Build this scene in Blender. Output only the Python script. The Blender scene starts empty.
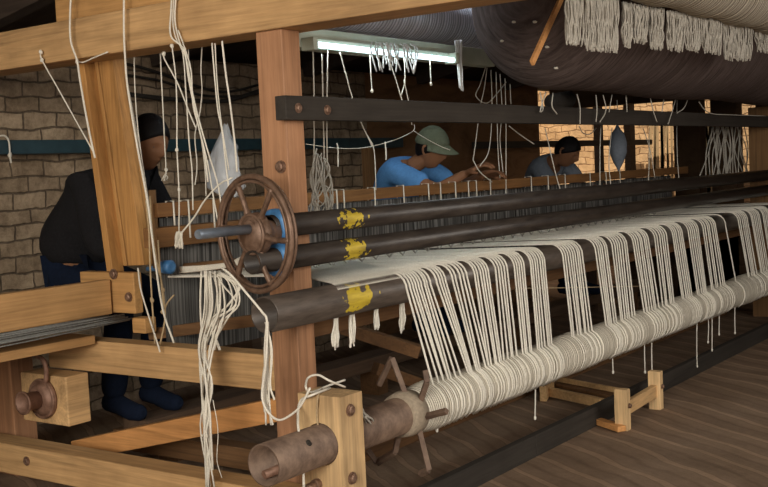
import bpy, bmesh, math, random
from mathutils import Vector, Matrix, noise
random.seed(7)
PI = math.pi
SC = bpy.context.scene
COL = SC.collection

# ---------------------------------------------------------------- camera
CAM = Vector((0, 0, 1.4))
Lc = Vector((786, 110.5, -1090)).normalized()
Wc = Vector((-1512, 2.5, -1090)); Wc -= Lc * Wc.dot(Lc); Wc.normalize()
Uc = Lc.cross(Wc)
M2C = Matrix(((Lc.x, Wc.x, Uc.x), (Lc.y, Wc.y, Uc.y), (Lc.z, Wc.z, Uc.z)))
C2W = M2C.transposed()
cam = bpy.data.cameras.new('camera'); cam.sensor_width = 36; cam.lens = 1090 / 768 * 36
cam.clip_start = .05
co = bpy.data.objects.new('camera', cam); COL.objects.link(co)
co.matrix_world = Matrix.Translation(CAM) @ C2W.to_4x4()
SC.camera = co

def at(px, py, X=None, Y=None, Z=None):
    """point on a world plane seen at a pixel of the 768x487 frame"""
    d = C2W @ Vector((px - 384, -(py - 243.5), -1090))
    if X is not None: t = (X - CAM.x) / d.x
    elif Y is not None: t = (Y - CAM.y) / d.y
    else: t = (Z - CAM.z) / d.z
    return CAM + d * t

# ---------------------------------------------------------------- materials
class NT:
    def __init__(s, name):
        s.m = bpy.data.materials.new(name); s.m.use_nodes = True
        s.n = s.m.node_tree.nodes; s.l = s.m.node_tree.links
        s.b = s.n['Principled BSDF']
    def add(s, t, **k):
        x = s.n.new(t)
        for a, v in k.items():
            if a.startswith('i_'):
                x.inputs[a[2:].replace('_', ' ')].default_value = v
            else: setattr(x, a, v)
        return x
    def link(s, a, b): s.l.new(a, b)
    def coord(s, scale=(1, 1, 1), rot=(0, 0, 0), loc=(0, 0, 0)):
        tc = s.add('ShaderNodeTexCoord'); mp = s.add('ShaderNodeMapping')
        mp.inputs['Scale'].default_value = scale; mp.inputs['Rotation'].default_value = rot
        mp.inputs['Location'].default_value = loc
        s.link(tc.outputs['Object'], mp.inputs['Vector']); return mp.outputs['Vector']
    def noise(s, vec, scale=1, detail=4, rough=.6, dist=0):
        x = s.add('ShaderNodeTexNoise'); x.inputs['Scale'].default_value = scale
        x.inputs['Detail'].default_value = detail; x.inputs['Roughness'].default_value = rough
        x.inputs['Distortion'].default_value = dist
        s.link(vec, x.inputs['Vector']); return x.outputs['Fac']
    def ramp(s, fac, stops):
        r = s.add('ShaderNodeValToRGB'); e = r.color_ramp.elements
        while len(e) < len(stops): e.new(.5)
        for q, (p, c) in zip(e, stops):
            q.position = p; q.color = (*c, 1) if len(c) == 3 else c
        s.link(fac, r.inputs['Fac']); return r.outputs['Color']
    def mix(s, fac, a, b, mode='MIX'):
        x = s.add('ShaderNodeMix', data_type='RGBA', blend_type=mode)
        for inp, v in ((x.inputs[0], fac), (x.inputs[6], a), (x.inputs[7], b)):
            if isinstance(v, (int, float)): inp.default_value = v
            elif isinstance(v, tuple): inp.default_value = (*v, 1)
            else: s.link(v, inp)
        return x.outputs[2]
    def bump(s, h, strength=.3, dist=.01):
        x = s.add('ShaderNodeBump'); x.inputs['Strength'].default_value = strength
        x.inputs['Distance'].default_value = dist
        s.link(h, x.inputs['Height']); s.link(x.outputs['Normal'], s.b.inputs['Normal']); return x
    def out(s, color, rough=.7, metal=0, spec=.3):
        if isinstance(color, tuple): s.b.inputs['Base Color'].default_value = (*color, 1)
        else: s.link(color, s.b.inputs['Base Color'])
        if isinstance(rough, (int, float)): s.b.inputs['Roughness'].default_value = rough
        else: s.link(rough, s.b.inputs['Roughness'])
        s.b.inputs['Metallic'].default_value = metal
        s.b.inputs['Specular IOR Level'].default_value = spec
        return s.m

def sc_(c, k): return tuple(min(1, v * k) for v in c)

def wood(name, c, axis='y', rough=.62, dirt=.25):
    t = NT(name)
    i = 'xyz'.index(axis)
    sc = [16, 16, 16]; sc[i] = 1.0
    v = t.coord(tuple(sc))
    n1 = t.noise(v, 1.0, 5, .6, 1.2)
    sf = [90, 90, 90]; sf[i] = 3
    n2 = t.noise(t.coord(tuple(sf)), 1.0, 3, .6)
    n3 = t.noise(t.coord((2.3, 2.3, 2.3)), 1.0, 4, .6)
    col = t.ramp(n1, [(.3, sc_(c, .68)), (.48, c), (.66, sc_(c, 1.16))])
    col = t.mix(.35, col, t.ramp(n2, [(.35, (.45, .4, .36)), (.62, (1, 1, 1))]), 'MULTIPLY')
    col = t.mix(dirt + .1, col, t.ramp(n3, [(.36, (.34, .29, .25)), (.62, (1, 1, 1))]), 'MULTIPLY')
    t.bump(n2, .25, .004)
    return t.out(col, rough)

def metal(name, c1, c2, rough=.5, metallic=.6, sc=9, stretch=(1, 1, 1)):
    t = NT(name)
    n = t.noise(t.coord(tuple(sc * q for q in stretch)), 1, 6, .65)
    col = t.ramp(n, [(.35, c1), (.65, c2)])
    t.bump(n, .2, .003)
    return t.out(col, rough, metallic, .5)

def cloth(name, c, sc=60, var=.7, rough=.95):
    t = NT(name)
    n = t.noise(t.coord((sc,) * 3), 1, 3, .6)
    m = t.noise(t.coord((7, 7, 7)), 1, 4, .6)
    col = t.ramp(n, [(.3, sc_(c, var)), (.7, c)])
    col = t.mix(.3, col, t.ramp(m, [(.35, (.55, .55, .55)), (.65, (1, 1, 1))]), 'MULTIPLY')
    t.bump(n, .3, .003)
    return t.out(col, rough, 0, .15)

def plain(name, c, rough=.6, metallic=0): return NT(name).out(c, rough, metallic)

M = {}
M['wood_post'] = wood('post_wood', (.40, .205, .105), 'z')
M['wood_beam'] = wood('beam_wood', (.55, .335, .15), 'y')
M['wood_gold'] = wood('golden_wood', (.52, .285, .105), 'y')
M['wood_goldx'] = wood('golden_plank_wood', (.50, .285, .115), 'x')
M['wood_lean'] = wood('leaning_board_wood', (.52, .265, .085), 'z')
M['wood_block'] = wood('block_wood', (.72, .49, .25), 'z', .7, .4)
M['wood_blocky'] = wood('pale_block_wood', (.62, .39, .18), 'x', .7, .4)
M['wood_brace'] = wood('brace_wood', (.60, .29, .10), 'y')
M['wood_railx'] = wood('rail_wood', (.24, .115, .04), 'x')
M['wood_dark'] = wood('dark_board_wood', (.040, .033, .026), 'x', .8)
M['wood_dark_y'] = wood('dark_rafter_wood', (.05, .034, .024), 'y', .8)
M['wood_mid'] = wood('brown_timber_wood', (.17, .085, .035), 'x', .8)
M['wood_midy'] = wood('brown_cross_timber_wood', (.20, .105, .045), 'y', .8)
M['wood_midz'] = wood('brown_pole_wood', (.22, .12, .05), 'z', .8)
M['wood_bench'] = wood('bench_wood', (.10, .06, .035), 'x', .8)
M['rust'] = metal('rusty_iron', (.13, .065, .04), (.27, .15, .10), .6, .35, 25)
M['rust_pale'] = metal('dusty_rusty_iron', (.09, .054, .036), (.20, .13, .088), .65, .2, 14)
M['bore'] = metal('pipe_inside_shade', (.035, .018, .010), (.085, .045, .026), .8, 0, 18)  # rust brown darkened so the colour carries the shade inside the pipes
M['iron'] = metal('brown_iron', (.11, .062, .038), (.22, .135, .09), .5, .4, 30)
M['bolt'] = metal('bolt_iron', (.15, .08, .05), (.30, .19, .13), .5, .6, 60)
M['steel_blue'] = metal('blue_grey_steel', (.13, .16, .20), (.25, .29, .34), .4, .6, 30, (.3, 1, 1))
M['blue_paint'] = metal('blue_paint', (.03, .12, .28), (.07, .21, .42), .45, 0, 20)
M['teal'] = metal('teal_paint', (.012, .032, .040), (.02, .05, .06), .5, 0, 12)
M['fixture'] = metal('pale_green_paint', (.42, .46, .36), (.52, .55, .45), .6, 0, 8)
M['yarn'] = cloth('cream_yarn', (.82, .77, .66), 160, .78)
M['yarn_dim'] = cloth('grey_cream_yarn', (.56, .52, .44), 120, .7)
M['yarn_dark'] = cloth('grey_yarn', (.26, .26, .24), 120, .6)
M['cord'] = cloth('cotton_cord', (.80, .74, .62), 200, .75)
M['cord_tan'] = cloth('tan_cord', (.52, .38, .22), 200, .7)
M['cord_white'] = cloth('white_cord', (.82, .82, .80), 200, .8)
M['black_knit'] = cloth('black_knit', (.014, .013, .014), 90, .6)
M['blue_cloth'] = cloth('blue_shirt_cloth', (.10, .27, .56), 60, .85)
M['grey_cloth'] = cloth('grey_shirt_cloth', (.15, .17, .20), 60, .8)
M['navy'] = cloth('navy_cloth', (.006, .011, .026), 60, .7)
M['cap'] = cloth('olive_cap_cloth', (.13, .15, .10), 60, .8)
M['collar'] = cloth('dusty_yarn', (.36, .29, .21), 60, .7)
M['skin'] = cloth('brown_skin', (.24, .115, .06), 25, .9, .55)
M['hair'] = cloth('black_hair', (.008, .006, .006), 150, .5, .6)
M['eye'] = plain('eye_white', (.10, .08, .07), .3)
M['brown_bundle'] = None

# pipes: dark steel with yellow paint daubs near the near end
def pipe_mat(name, c1, c2, patch, pz=0., pr=.04):
    t = NT(name)
    tc = t.add('ShaderNodeTexCoord')
    n = t.noise(t.coord((5, 30, 30)), 1, 6, .65)
    col = t.ramp(n, [(.3, c1), (.7, c2)])
    nn = t.noise(t.coord((26, 26, 26)), 1, 3, .6)
    sep = t.add('ShaderNodeSeparateXYZ'); t.link(tc.outputs['Object'], sep.inputs[0])
    def mth(op, x, y):
        q = t.add('ShaderNodeMath', operation=op)
        for i, v in enumerate((x, y)):
            if isinstance(v, (int, float)): q.inputs[i].default_value = v
            else: t.link(v, q.inputs[i])
        return q.outputs[0]
    dx = mth('MULTIPLY', mth('SUBTRACT', sep.outputs['X'], patch), .55)
    dz = mth('SUBTRACT', sep.outputs['Z'], pz)
    dist = mth('SQRT', mth('ADD', mth('MULTIPLY', dx, dx), mth('MULTIPLY', dz, dz)), 0.0)
    lt = t.add('ShaderNodeMath', operation='LESS_THAN')
    t.link(mth('ADD', dist, mth('MULTIPLY', mth('SUBTRACT', nn, .5), .16)), lt.inputs[0]); lt.inputs[1].default_value = pr
    col = t.mix(lt.outputs[0], col, t.ramp(n, [(.3, (.20, .14, .015)), (.6, (.44, .32, .03))]))
    t.bump(n, .12, .002)
    return t.out(col, .36, .1, .35)
M['pipe1'] = pipe_mat('upper_pipe_steel', (.016, .012, .010), (.052, .041, .033), .455, .0, .034)
M['pipe2'] = pipe_mat('second_pipe_steel', (.016, .012, .010), (.055, .043, .034), .56, .0, .034)
M['pipe3'] = pipe_mat('big_pipe_steel', (.035, .026, .020), (.10, .078, .062), .47, .005, .045)

def wound(name, c, c2, freq, ax=(1, .12, .25), br=.5):
    """yarn wound round a roll: fine rings with a little wander"""
    t = NT(name)
    v = t.coord(ax)
    w = t.add('ShaderNodeTexWave', wave_type='BANDS', bands_direction='X')
    w.inputs['Scale'].default_value = freq; w.inputs['Distortion'].default_value = 3.5
    w.inputs['Detail'].default_value = 2.5; w.inputs['Detail Scale'].default_value = .8
    t.link(v, w.inputs['Vector'])
    n = t.noise(t.coord((18, 3, 3)), 1, 4, .6)
    col = t.ramp(w.outputs['Fac'], [(.0, c2), (.55, c)])
    col = t.mix(.4, col, t.ramp(n, [(.35, (.6, .58, .55)), (.6, (1, 1, 1))]), 'MULTIPLY')
    t.bump(w.outputs['Fac'], br, .012)
    return t.out(col, .95, 0, .1)
M['roll_yarn'] = wound('wound_cream_yarn', (.74, .68, .56), (.36, .32, .25), 26)
M['roll_white'] = wound('wound_white_yarn', (.86, .88, 1.0), (.42, .44, .55), 13)
M['roll_cream'] = wound('wound_top_cream_yarn', (.58, .52, .41), (.20, .17, .13), 15, (1, .5, .3), .8)

def bundle_mat():
    t = NT('dark_brown_warp_strands')
    n = t.noise(t.coord((70, 5, 5)), 1, 5, .7, .6); m = t.noise(t.coord((6, 2, 2)), 1, 4, .6)
    col = t.ramp(n, [(.32, (.050, .036, .032)), (.5, (.105, .078, .070)), (.7, (.165, .128, .116))])
    col = t.mix(.5, col, t.ramp(m, [(.35, (.6, .58, .56)), (.65, (1, 1, 1))]), 'MULTIPLY')
    t.bump(n, .5, .01)
    return t.out(col, .95, 0, .1)
M['bundle'] = bundle_mat()

def brick_mat(name, c1, c2, mortar, dist=.03, dirt=.55, vert='z', horiz='x'):
    t = NT(name)
    tc = t.add('ShaderNodeTexCoord'); sep = t.add('ShaderNodeSeparateXYZ')
    t.link(tc.outputs['Object'], sep.inputs[0])
    nz = t.add('ShaderNodeTexNoise'); nz.inputs['Scale'].default_value = 5; nz.inputs['Detail'].default_value = 3
    t.link(tc.outputs['Object'], nz.inputs['Vector'])
    cb = t.add('ShaderNodeCombineXYZ')
    t.link(sep.outputs[horiz.upper()], cb.inputs[0]); t.link(sep.outputs[vert.upper()], cb.inputs[1])
    sub = t.add('ShaderNodeVectorMath', operation='SCALE'); t.link(nz.outputs['Color'], sub.inputs[0]); sub.inputs['Scale'].default_value = dist
    ad = t.add('ShaderNodeVectorMath', operation='ADD'); t.link(cb.outputs[0], ad.inputs[0]); t.link(sub.outputs[0], ad.inputs[1])
    b = t.add('ShaderNodeTexBrick'); t.link(ad.outputs[0], b.inputs['Vector'])
    b.inputs['Scale'].default_value = 1; b.inputs['Brick Width'].default_value = .23; b.inputs['Row Height'].default_value = .093
    b.inputs['Mortar Size'].default_value = .007; b.inputs['Mortar Smooth'].default_value = .6; b.inputs['Bias'].default_value = 0
    b.inputs['Color1'].default_value = (*c1, 1); b.inputs['Color2'].default_value = (*c2, 1); b.inputs['Mortar'].default_value = (*mortar, 1)
    n = t.noise(tc.outputs['Object'], 13, 6, .75)
    n2 = t.noise(tc.outputs['Object'], 2.2, 4, .6)
    col = t.mix(dirt, b.outputs['Color'], t.ramp(n, [(.3, (.35, .32, .3)), (.65, (1.0, 1.0, 1.0))]), 'MULTIPLY')
    col = t.mix(.5, col, t.ramp(n2, [(.35, (.45, .43, .42)), (.65, (1.0, 1.0, 1.0))]), 'MULTIPLY')
    inv = t.add('ShaderNodeMath', operation='MULTIPLY_ADD'); t.link(b.outputs['Fac'], inv.inputs[0]); inv.inputs[1].default_value = -1.0
    t.link(n, inv.inputs[2])
    t.bump(inv.outputs[0], .8, .02)
    return t.out(col, .95, 0, .1)
M['brick'] = brick_mat('old_brick', (.52, .385, .25), (.36, .26, .165), (.19, .14, .095), .06, .9)
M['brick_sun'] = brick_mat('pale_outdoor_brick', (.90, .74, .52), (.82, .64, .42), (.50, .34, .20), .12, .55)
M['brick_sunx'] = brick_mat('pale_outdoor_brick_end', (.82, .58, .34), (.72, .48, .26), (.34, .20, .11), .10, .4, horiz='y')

def mud(name, c, s=1.6):
    t = NT(name)
    n = t.noise(t.coord((s, s, s * 3)), 1, 6, .65, .8)
    n2 = t.noise(t.coord((30, 30, 30)), 1, 3, .6)
    col = t.ramp(n, [(.3, sc_(c, .45)), (.5, c), (.72, sc_(c, 1.3))])
    t.bump(n, .6, .03)
    return t.out(col, .95, 0, .1)
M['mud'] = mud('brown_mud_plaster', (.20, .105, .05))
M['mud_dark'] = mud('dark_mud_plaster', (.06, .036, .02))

def floor_mat():
    t = NT('swept_earth_floor')
    d = at(745, 440, Z=0) - at(585, 392, Z=0)
    ang = -math.atan2(d.y, d.x)
    v = t.coord((1, 1, 1), (0, 0, ang))
    mp = t.add('ShaderNodeMapping'); mp.inputs['Scale'].default_value = (.5, 5.2, 1); t.link(v, mp.inputs['Vector'])
    wv = t.add('ShaderNodeTexWave', wave_type='BANDS', bands_direction='Y'); t.link(v, wv.inputs['Vector'])
    wv.inputs['Scale'].default_value = 1.5; wv.inputs['Distortion'].default_value = 4.2; wv.inputs['Detail'].default_value = 3; wv.inputs['Detail Scale'].default_value = .8
    w = wv.outputs['Fac']
    mp2 = t.add('ShaderNodeMapping'); mp2.inputs['Scale'].default_value = (1.6, 26, 1); t.link(v, mp2.inputs['Vector'])
    w2 = t.noise(mp2.outputs['Vector'], 1, 4, .6, .5)
    n = t.noise(t.coord((1.6, 1.6, 1.6)), 1, 6, .6)
    f = t.noise(t.coord((45, 45, 45)), 1, 3, .7)
    col = t.ramp(n, [(.3, (.225, .15, .097)), (.55, (.31, .21, .14)), (.75, (.38, .265, .18))])
    col = t.mix(.8, col, t.ramp(w, [(.0, (.50, .48, .46)), (.06, (.66, .65, .64)), (.86, (.70, .69, .68)), (.91, (.46, .44, .42)), (.95, (1.0, .98, .95)), (1.0, (1.0, .98, .95))]), 'MULTIPLY')
    col = t.mix(.35, col, t.ramp(w2, [(.35, (.68, .66, .64)), (.6, (1.05, 1.05, 1.05))]), 'MULTIPLY')
    col = t.mix(.3, col, t.ramp(f, [(.3, (.6, .6, .6)), (.6, (1, 1, 1))]), 'MULTIPLY')
    mx = t.add('ShaderNodeMath', operation='MULTIPLY_ADD'); t.link(w, mx.inputs[0]); mx.inputs[1].default_value = 1.5; t.link(f, mx.inputs[2])
    t.bump(mx.outputs[0], .5, .010)
    return t.out(col, .9, 0, .15)
M['floor'] = floor_mat()

def woven():
    t = NT('grey_striped_warp_cloth')
    n = t.noise(t.coord((75, 3, .6)), 1, 3, .6)
    m = t.noise(t.coord((9, 3, 1.5)), 1, 3, .6)
    col = t.ramp(n, [(.36, (.035, .032, .03)), (.5, (.13, .125, .115)), (.66, (.30, .285, .265))])
    col = t.mix(.5, col, t.ramp(m, [(.35, (.4, .4, .4)), (.65, (1, 1, 1))]), 'MULTIPLY')
    t.bump(n, .5, .006)
    return t.out(col, .95, 0, .1)
M['woven'] = woven()

def plastic():
    t = NT('clear_plastic_film')
    n = t.noise(t.coord((14, 14, 5)), 1, 4, .6, 1)
    t.bump(n, .8, .02)
    m = t.out((.72, .76, .80), .3, 0, .5)
    t.b.inputs['Alpha'].default_value = .34
    return m
M['plastic'] = plastic()

def emis(name, c, s):
    t = NT(name); m = t.out(c, .4)
    t.b.inputs['Emission Color'].default_value = (*c, 1); t.b.inputs['Emission Strength'].default_value = s
    return m
M['tube_on'] = emis('lit_tube_glass', (.68, .92, 1.0), 3.5)

# ---------------------------------------------------------------- mesh building
class MB:
    def __init__(s): s.v = []; s.f = []; s.sm = []
    def add(s, vs, fs, smooth=False):
        o = len(s.v); s.v += [Vector(p) for p in vs]
        for f in fs: s.f.append([o + i for i in f]); s.sm.append(smooth)
        return s
    def box(s, x0, x1, y0, y1, z0, z1):
        v = [(x, y, z) for x in (x0, x1) for y in (y0, y1) for z in (z0, z1)]
        return s.add(v, [(0, 1, 3, 2), (4, 6, 7, 5), (0, 4, 5, 1), (2, 3, 7, 6), (0, 2, 6, 4), (1, 5, 7, 3)])
    def beam(s, a, b, w, h, up=(0, 0, 1)):
        """bar from a to b, w across, h along up"""
        a = Vector(a); b = Vector(b); d = (b - a).normalized(); up = Vector(up)
        side = d.cross(up).normalized(); u = side.cross(d).normalized()
        v = [p + side * (sx * w / 2) + u * (sz * h / 2) for p in (a, b) for sx in (-1, 1) for sz in (-1, 1)]
        return s.add(v, [(0, 1, 3, 2), (4, 6, 7, 5), (0, 4, 5, 1), (2, 3, 7, 6), (0, 2, 6, 4), (1, 5, 7, 3)])
    def tube(s, pts, r, n=8, caps=True, smooth=True):
        pts = [Vector(p) for p in pts]; k = len(pts)
        rs = r if isinstance(r, (list, tuple)) else [r] * k
        t0 = (pts[1] - pts[0]).normalized()
        ref = Vector((0, 0, 1)) if abs(t0.z) < .9 else Vector((1, 0, 0))
        nrm = t0.cross(ref).normalized(); vs = []
        for i, p in enumerate(pts):
            if i == 0: t = pts[1] - pts[0]
            elif i == k - 1: t = pts[-1] - pts[-2]
            else: t = pts[i + 1] - pts[i - 1]
            if t.length < 1e-9: t = t0.copy()
            t.normalize(); nrm = (nrm - t * nrm.dot(t))
            if nrm.length < 1e-6: nrm = t.orthogonal()
            nrm.normalize(); bn = t.cross(nrm)
            for j in range(n):
                a = 2 * PI * j / n
                vs.append(p + (nrm * math.cos(a) + bn * math.sin(a)) * rs[i])
        fs = [(i * n + j, i * n + (j + 1) % n, (i + 1) * n + (j + 1) % n, (i + 1) * n + j) for i in range(k - 1) for j in range(n)]
        s.add(vs, fs, smooth)
        if caps:
            o = len(s.v) - len(vs)
            s.f.append([o + j for j in range(n)][::-1]); s.sm.append(False)
            s.f.append([o + (k - 1) * n + j for j in range(n)]); s.sm.append(False)
        return s
    def revolve(s, c, axis, prof, n=40, smooth=True, closed=False):
        """prof: (distance along axis, radius) pairs"""
        c = Vector(c); ax = Vector(axis).normalized(); u = ax.orthogonal().normalized(); w = ax.cross(u)
        vs = [c + ax * d + (u * math.cos(2 * PI * j / n) + w * math.sin(2 * PI * j / n)) * r for d, r in prof for j in range(n)]
        k = len(prof)
        fs = [(i % k * n + j, (i % k) * n + (j + 1) % n, ((i + 1) % k) * n + (j + 1) % n, ((i + 1) % k) * n + j) for i in range(k if closed else k - 1) for j in range(n)]
        return s.add(vs, fs, smooth)
    def torus(s, c, axis, R, r, n=56, m=10, sq=1):
        return s.revolve(c, axis, [(r * sq * math.cos(2 * PI * i / m), R + r * math.sin(2 * PI * i / m)) for i in range(m)], n, True, True)
    def blob(s, c, r, sx=1, sy=1, sz=1, jit=.15, n=8):
        c = Vector(c); vs = [c + Vector((0, 0, r * sz))]; k = n // 2
        for i in range(1, k):
            a = PI * i / k
            for j in range(n):
                b = 2 * PI * j / n; q = r * (1 + random.uniform(-jit, jit))
                vs.append(c + Vector((sx * q * math.sin(a) * math.cos(b), sy * q * math.sin(a) * math.sin(b), sz * q * math.cos(a))))
        vs.append(c - Vector((0, 0, r * sz)))
        fs = [(0, 1 + j, 1 + (j + 1) % n) for j in range(n)]
        for i in range(k - 2):
            for j in range(n):
                a = 1 + i * n + j; b = 1 + i * n + (j + 1) % n
                fs.append((a, a + n, b + n, b))
        o = 1 + (k - 2) * n
        fs += [(o + (j + 1) % n, o + j, len(vs) - 1) for j in range(n)]
        return s.add(vs, fs, True)

def wpos(o):
    p = Vector((0, 0, 0))
    while o is not None: p += o.location; o = o.parent
    return p

def tag(o, label=None, cat=None, group=None, kind=None):
    if label: o['label'] = label
    if cat: o['category'] = cat
    if group: o['group'] = group
    if kind: o['kind'] = kind
    return o

def empty(name, loc, label, cat, group=None):
    o = bpy.data.objects.new(name, None); COL.objects.link(o); o.location = loc
    o.empty_display_size = .05
    return tag(o, label, cat, group)

def mk(name, mb, mat, parent=None, bevel=0, origin=None, label=None):
    if origin is None:
        if parent is not None: origin = wpos(parent)
        else:
            lo = [min(v[i] for v in mb.v) for i in range(3)]; hi = [max(v[i] for v in mb.v) for i in range(3)]
            origin = Vector(((lo[0] + hi[0]) / 2, (lo[1] + hi[1]) / 2, lo[2]))
    origin = Vector(origin)
    me = bpy.data.meshes.new(name)
    me.from_pydata([v - origin for v in mb.v], [], mb.f)
    for p, q in zip(me.polygons, mb.sm): p.use_smooth = q
    me.materials.append(mat)
    me.update()
    o = bpy.data.objects.new(name, me); COL.objects.link(o)
    if parent is not None:
        o.parent = parent; o.location = origin - wpos(parent)
    else: o.location = origin
    if bevel:
        b = o.modifiers.new('Bevel', 'BEVEL'); b.width = bevel; b.segments = 2; b.limit_method = 'ANGLE'; b.angle_limit = .7
    if label: o['label'] = label
    return o

def struct(name, mb, mat, **k): return tag(mk(name, mb, mat, **k), kind='structure')

def cr(pts, k=5):
    """smooth curve through points"""
    P = [Vector(p) for p in pts]
    if len(P) < 3: return [P[0].lerp(P[1], i / 4) for i in range(5)]
    P = [P[0] * 2 - P[1]] + P + [P[-1] * 2 - P[-2]]; out = []
    for i in range(1, len(P) - 2):
        a, b, c, d = P[i - 1:i + 3]
        for j in range(k):
            t = j / k
            out.append(.5 * ((2 * b) + (c - a) * t + (2 * a - 5 * b + 4 * c - d) * t * t + (3 * b - a - 3 * c + d) * t ** 3))
    out.append(P[-2]); return out

def bolt(parent, c, axis, r=.016, h=.018, name='bolt'):
    ax = Vector(axis).normalized()
    b = MB().revolve(c, ax, [(0, 0.0001), (0, r * 1.35), (h * .3, r * 1.35), (h * .32, r), (h * .8, r), (h, r * .7), (h, .0001)], 14, False)
    return mk(name, b, M['bolt'], parent)

# ================================================================ ROOM
FX0, FX1, FY0, FY1, H = -3.0, 10.2, -3.0, 5.4, 3.1
struct('floor', MB().box(FX0 - 1, 14.0, FY0 - 1, 9, -.1, 0), M['floor'])
struct('wall_back', MB().box(FX0, 7.3, FY1, FY1 + .23, 0, 2.21), M['brick'])
struct('wall_back_far', MB().box(7.3, 10.35, FY1, FY1 + .23, 0, 2.21), M['mud'])
def rz(y): return 3.2 - .176 * y
struct('ceiling', MB().add([(x, y, rz(y) + d) for x in (FX0, 13.2) for y in (FY0 - .2, FY1 + .3) for d in (0, .06)], [(0, 1, 3, 2), (4, 6, 7, 5), (0, 4, 5, 1), (2, 3, 7, 6), (0, 2, 6, 4), (1, 5, 7, 3)]), M['wood_dark_y'])
for k in range(8):
    x = -1.2 + k * 1.55
    struct('trim_%d' % (k + 1), MB().beam((x, FY0, rz(FY0) - .055), (x, FY1 - .005, rz(FY1) - .055), .09, .11), M['wood_dark_y'])
struct('wall_front', MB().box(7.5, FX1 + .4, FY0 - .2, FY0, 0, H), M['mud'])
# broken end wall: piers with gaps that look out to the sunlit yard
def ey(px): return at(px, 150, X=10.5).y
piers = [(677, 702), (714, 739), (759, None)]
for i, (a, b) in enumerate(piers):
    y1 = ey(a); y0 = ey(b) if b else FY0
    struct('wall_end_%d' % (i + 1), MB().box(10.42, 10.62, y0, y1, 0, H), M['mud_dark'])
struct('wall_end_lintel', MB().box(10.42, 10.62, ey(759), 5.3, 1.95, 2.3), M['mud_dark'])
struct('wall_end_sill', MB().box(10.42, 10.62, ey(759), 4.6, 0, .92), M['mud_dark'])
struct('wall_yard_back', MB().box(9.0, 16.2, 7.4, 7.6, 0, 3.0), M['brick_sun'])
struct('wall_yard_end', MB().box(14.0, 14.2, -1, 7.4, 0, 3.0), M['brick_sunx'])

# painted beam on the wall
o = mk('teal_beam', MB().box(1.0, 7.62, 5.26, 5.398, 1.585, 1.665), M['teal'], bevel=.004)
tag(o, 'long teal painted beam running along the brick wall behind the weavers', 'beam')
o = mk('dark_rail', MB().box(8.9, 13.2, 5.30, 5.36, 1.56, 1.625), M['wood_dark'])
tag(o, 'thin dark rail crossing the bright opening behind the seated grey-shirted weaver', 'rail')
o = mk('dark_rail', MB().box(10.3, 13.4, 5.42, 5.48, 1.0, 1.13), M['wood_dark'])
tag(o, 'lower dark rail of the bright yard opening, near the bench', 'rail')
for px, w, nm in ((602, .10, 'thin dark upright left of the hanging blue bag in the yard opening'), (633, .16, 'thicker dark upright right of the hanging blue bag in the yard opening')):
    p = at(px, 150, Y=5.5)
    tag(mk('opening_post', MB().box(p.x - w / 2, p.x + w / 2, 5.5, 5.58, 0, 2.2), M['wood_dark_y']), nm, 'post')
p = at(374, 160, Y=5.1)
tag(mk('wall_stud', MB().box(p.x - .03, p.x + .04, 5.12, 5.2, 0, 1.58), M['wood_midz'], bevel=.004), 'upright wooden stud against the wall just left of the blue-shirted man', 'post')
# cables on the wall
for i, (pl, lb) in enumerate((
        ([(118, 62), (150, 70), (190, 84), (225, 92), (262, 84)], 'upper dark cable sagging across the brick wall'),
        ([(112, 92), (150, 97), (185, 100), (225, 101), (262, 90)], 'thick lower dark cable pinned across the brick wall'),
        ([(120, 74), (165, 82), (200, 95), (240, 96), (266, 92)], 'middle dark cable crossing between the two others on the brick wall'))):
    mb = MB().tube(cr([at(x, y, Y=5.36) for x, y in pl]), [.010, .016, .009][i], 6)
    tag(mk('wall_cable', mb, M['wood_dark']), lb, 'cable')

# seat bench of the weavers
b = empty('weaver_bench', (6.0, 4.45, 0), 'long dark raised bench plank the three weavers sit on', 'bench')
mk('seat_plank', MB().box(2.3, 10.0, 4.22, 4.62, .75, .81), M['wood_bench'], b, .005)
for x in (2.5, 4.6, 6.9, 9.2):
    mk('leg', MB().box(x, x + .08, 4.3, 4.55, 0, .75), M['wood_bench'], b)
b = empty('foot_rail', (6.0, 4.0, 0), 'low timber foot rail under the loom near the floor', 'rail')
mk('rail_bar', MB().box(3.5, 9.8, 3.98, 4.16, .17, .25), M['wood_bench'], b, .004)
for x in (3.7, 5.4, 7.3, 9.4): mk('foot', MB().box(x, x + .1, 4.0, 4.14, 0, .17), M['wood_mid'], b)

# ================================================================ LOOM END FRAME
PX0, PX1 = 3.14, 3.245
post = empty('loom_post', (3.2, 2.765, 0), 'tall square reddish wooden post carrying the handwheel and pipes', 'post')
mk('post_shaft', MB().box(PX0, PX1, 2.70, 2.83, 0, 1.945), M['wood_post'], post, .004)
bolt(post, (PX0 - .001, 2.735, 1.43), (-1, 0, 0), .018, .02)
o = mk('top_beam', MB().box(3.12, 3.30, 0.9, 5.2, 1.945, 2.118), M['wood_beam'], bevel=.006)
tag(o, 'long pale wooden beam resting across the top of the square post', 'beam')
y0 = at(56, 20, X=3.14).y
o = mk('upper_board', MB().box(3.14, 3.30, 0.9, y0, 2.1185, 2.42), M['wood_gold'], bevel=.004)
tag(o, 'orange-brown board stacked on top of the long cross beam', 'board')
o = mk('middle_beam', MB().box(3.145, 3.245, 2.832, 4.23, .558, .70), M['wood_beam'], bevel=.005)
tag(o, 'knee-high wooden cross beam joining the square post at its left side', 'beam')
lb = empty('lower_beam', (3.05, 3.7, 0), 'thick lower front timber with a bolt head, nearest the floor at left', 'beam')
mk('timber', MB().box(2.99, 3.125, 2.602, 5.1, .075, .215), M['wood_beam'], lb, .006)
bolt(lb, at(27, 461, X=2.99), (-1, 0, 0), .016, .012)
p0 = at(80, 449, X=3.3); p1 = at(268, 411, X=3.3)
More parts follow.
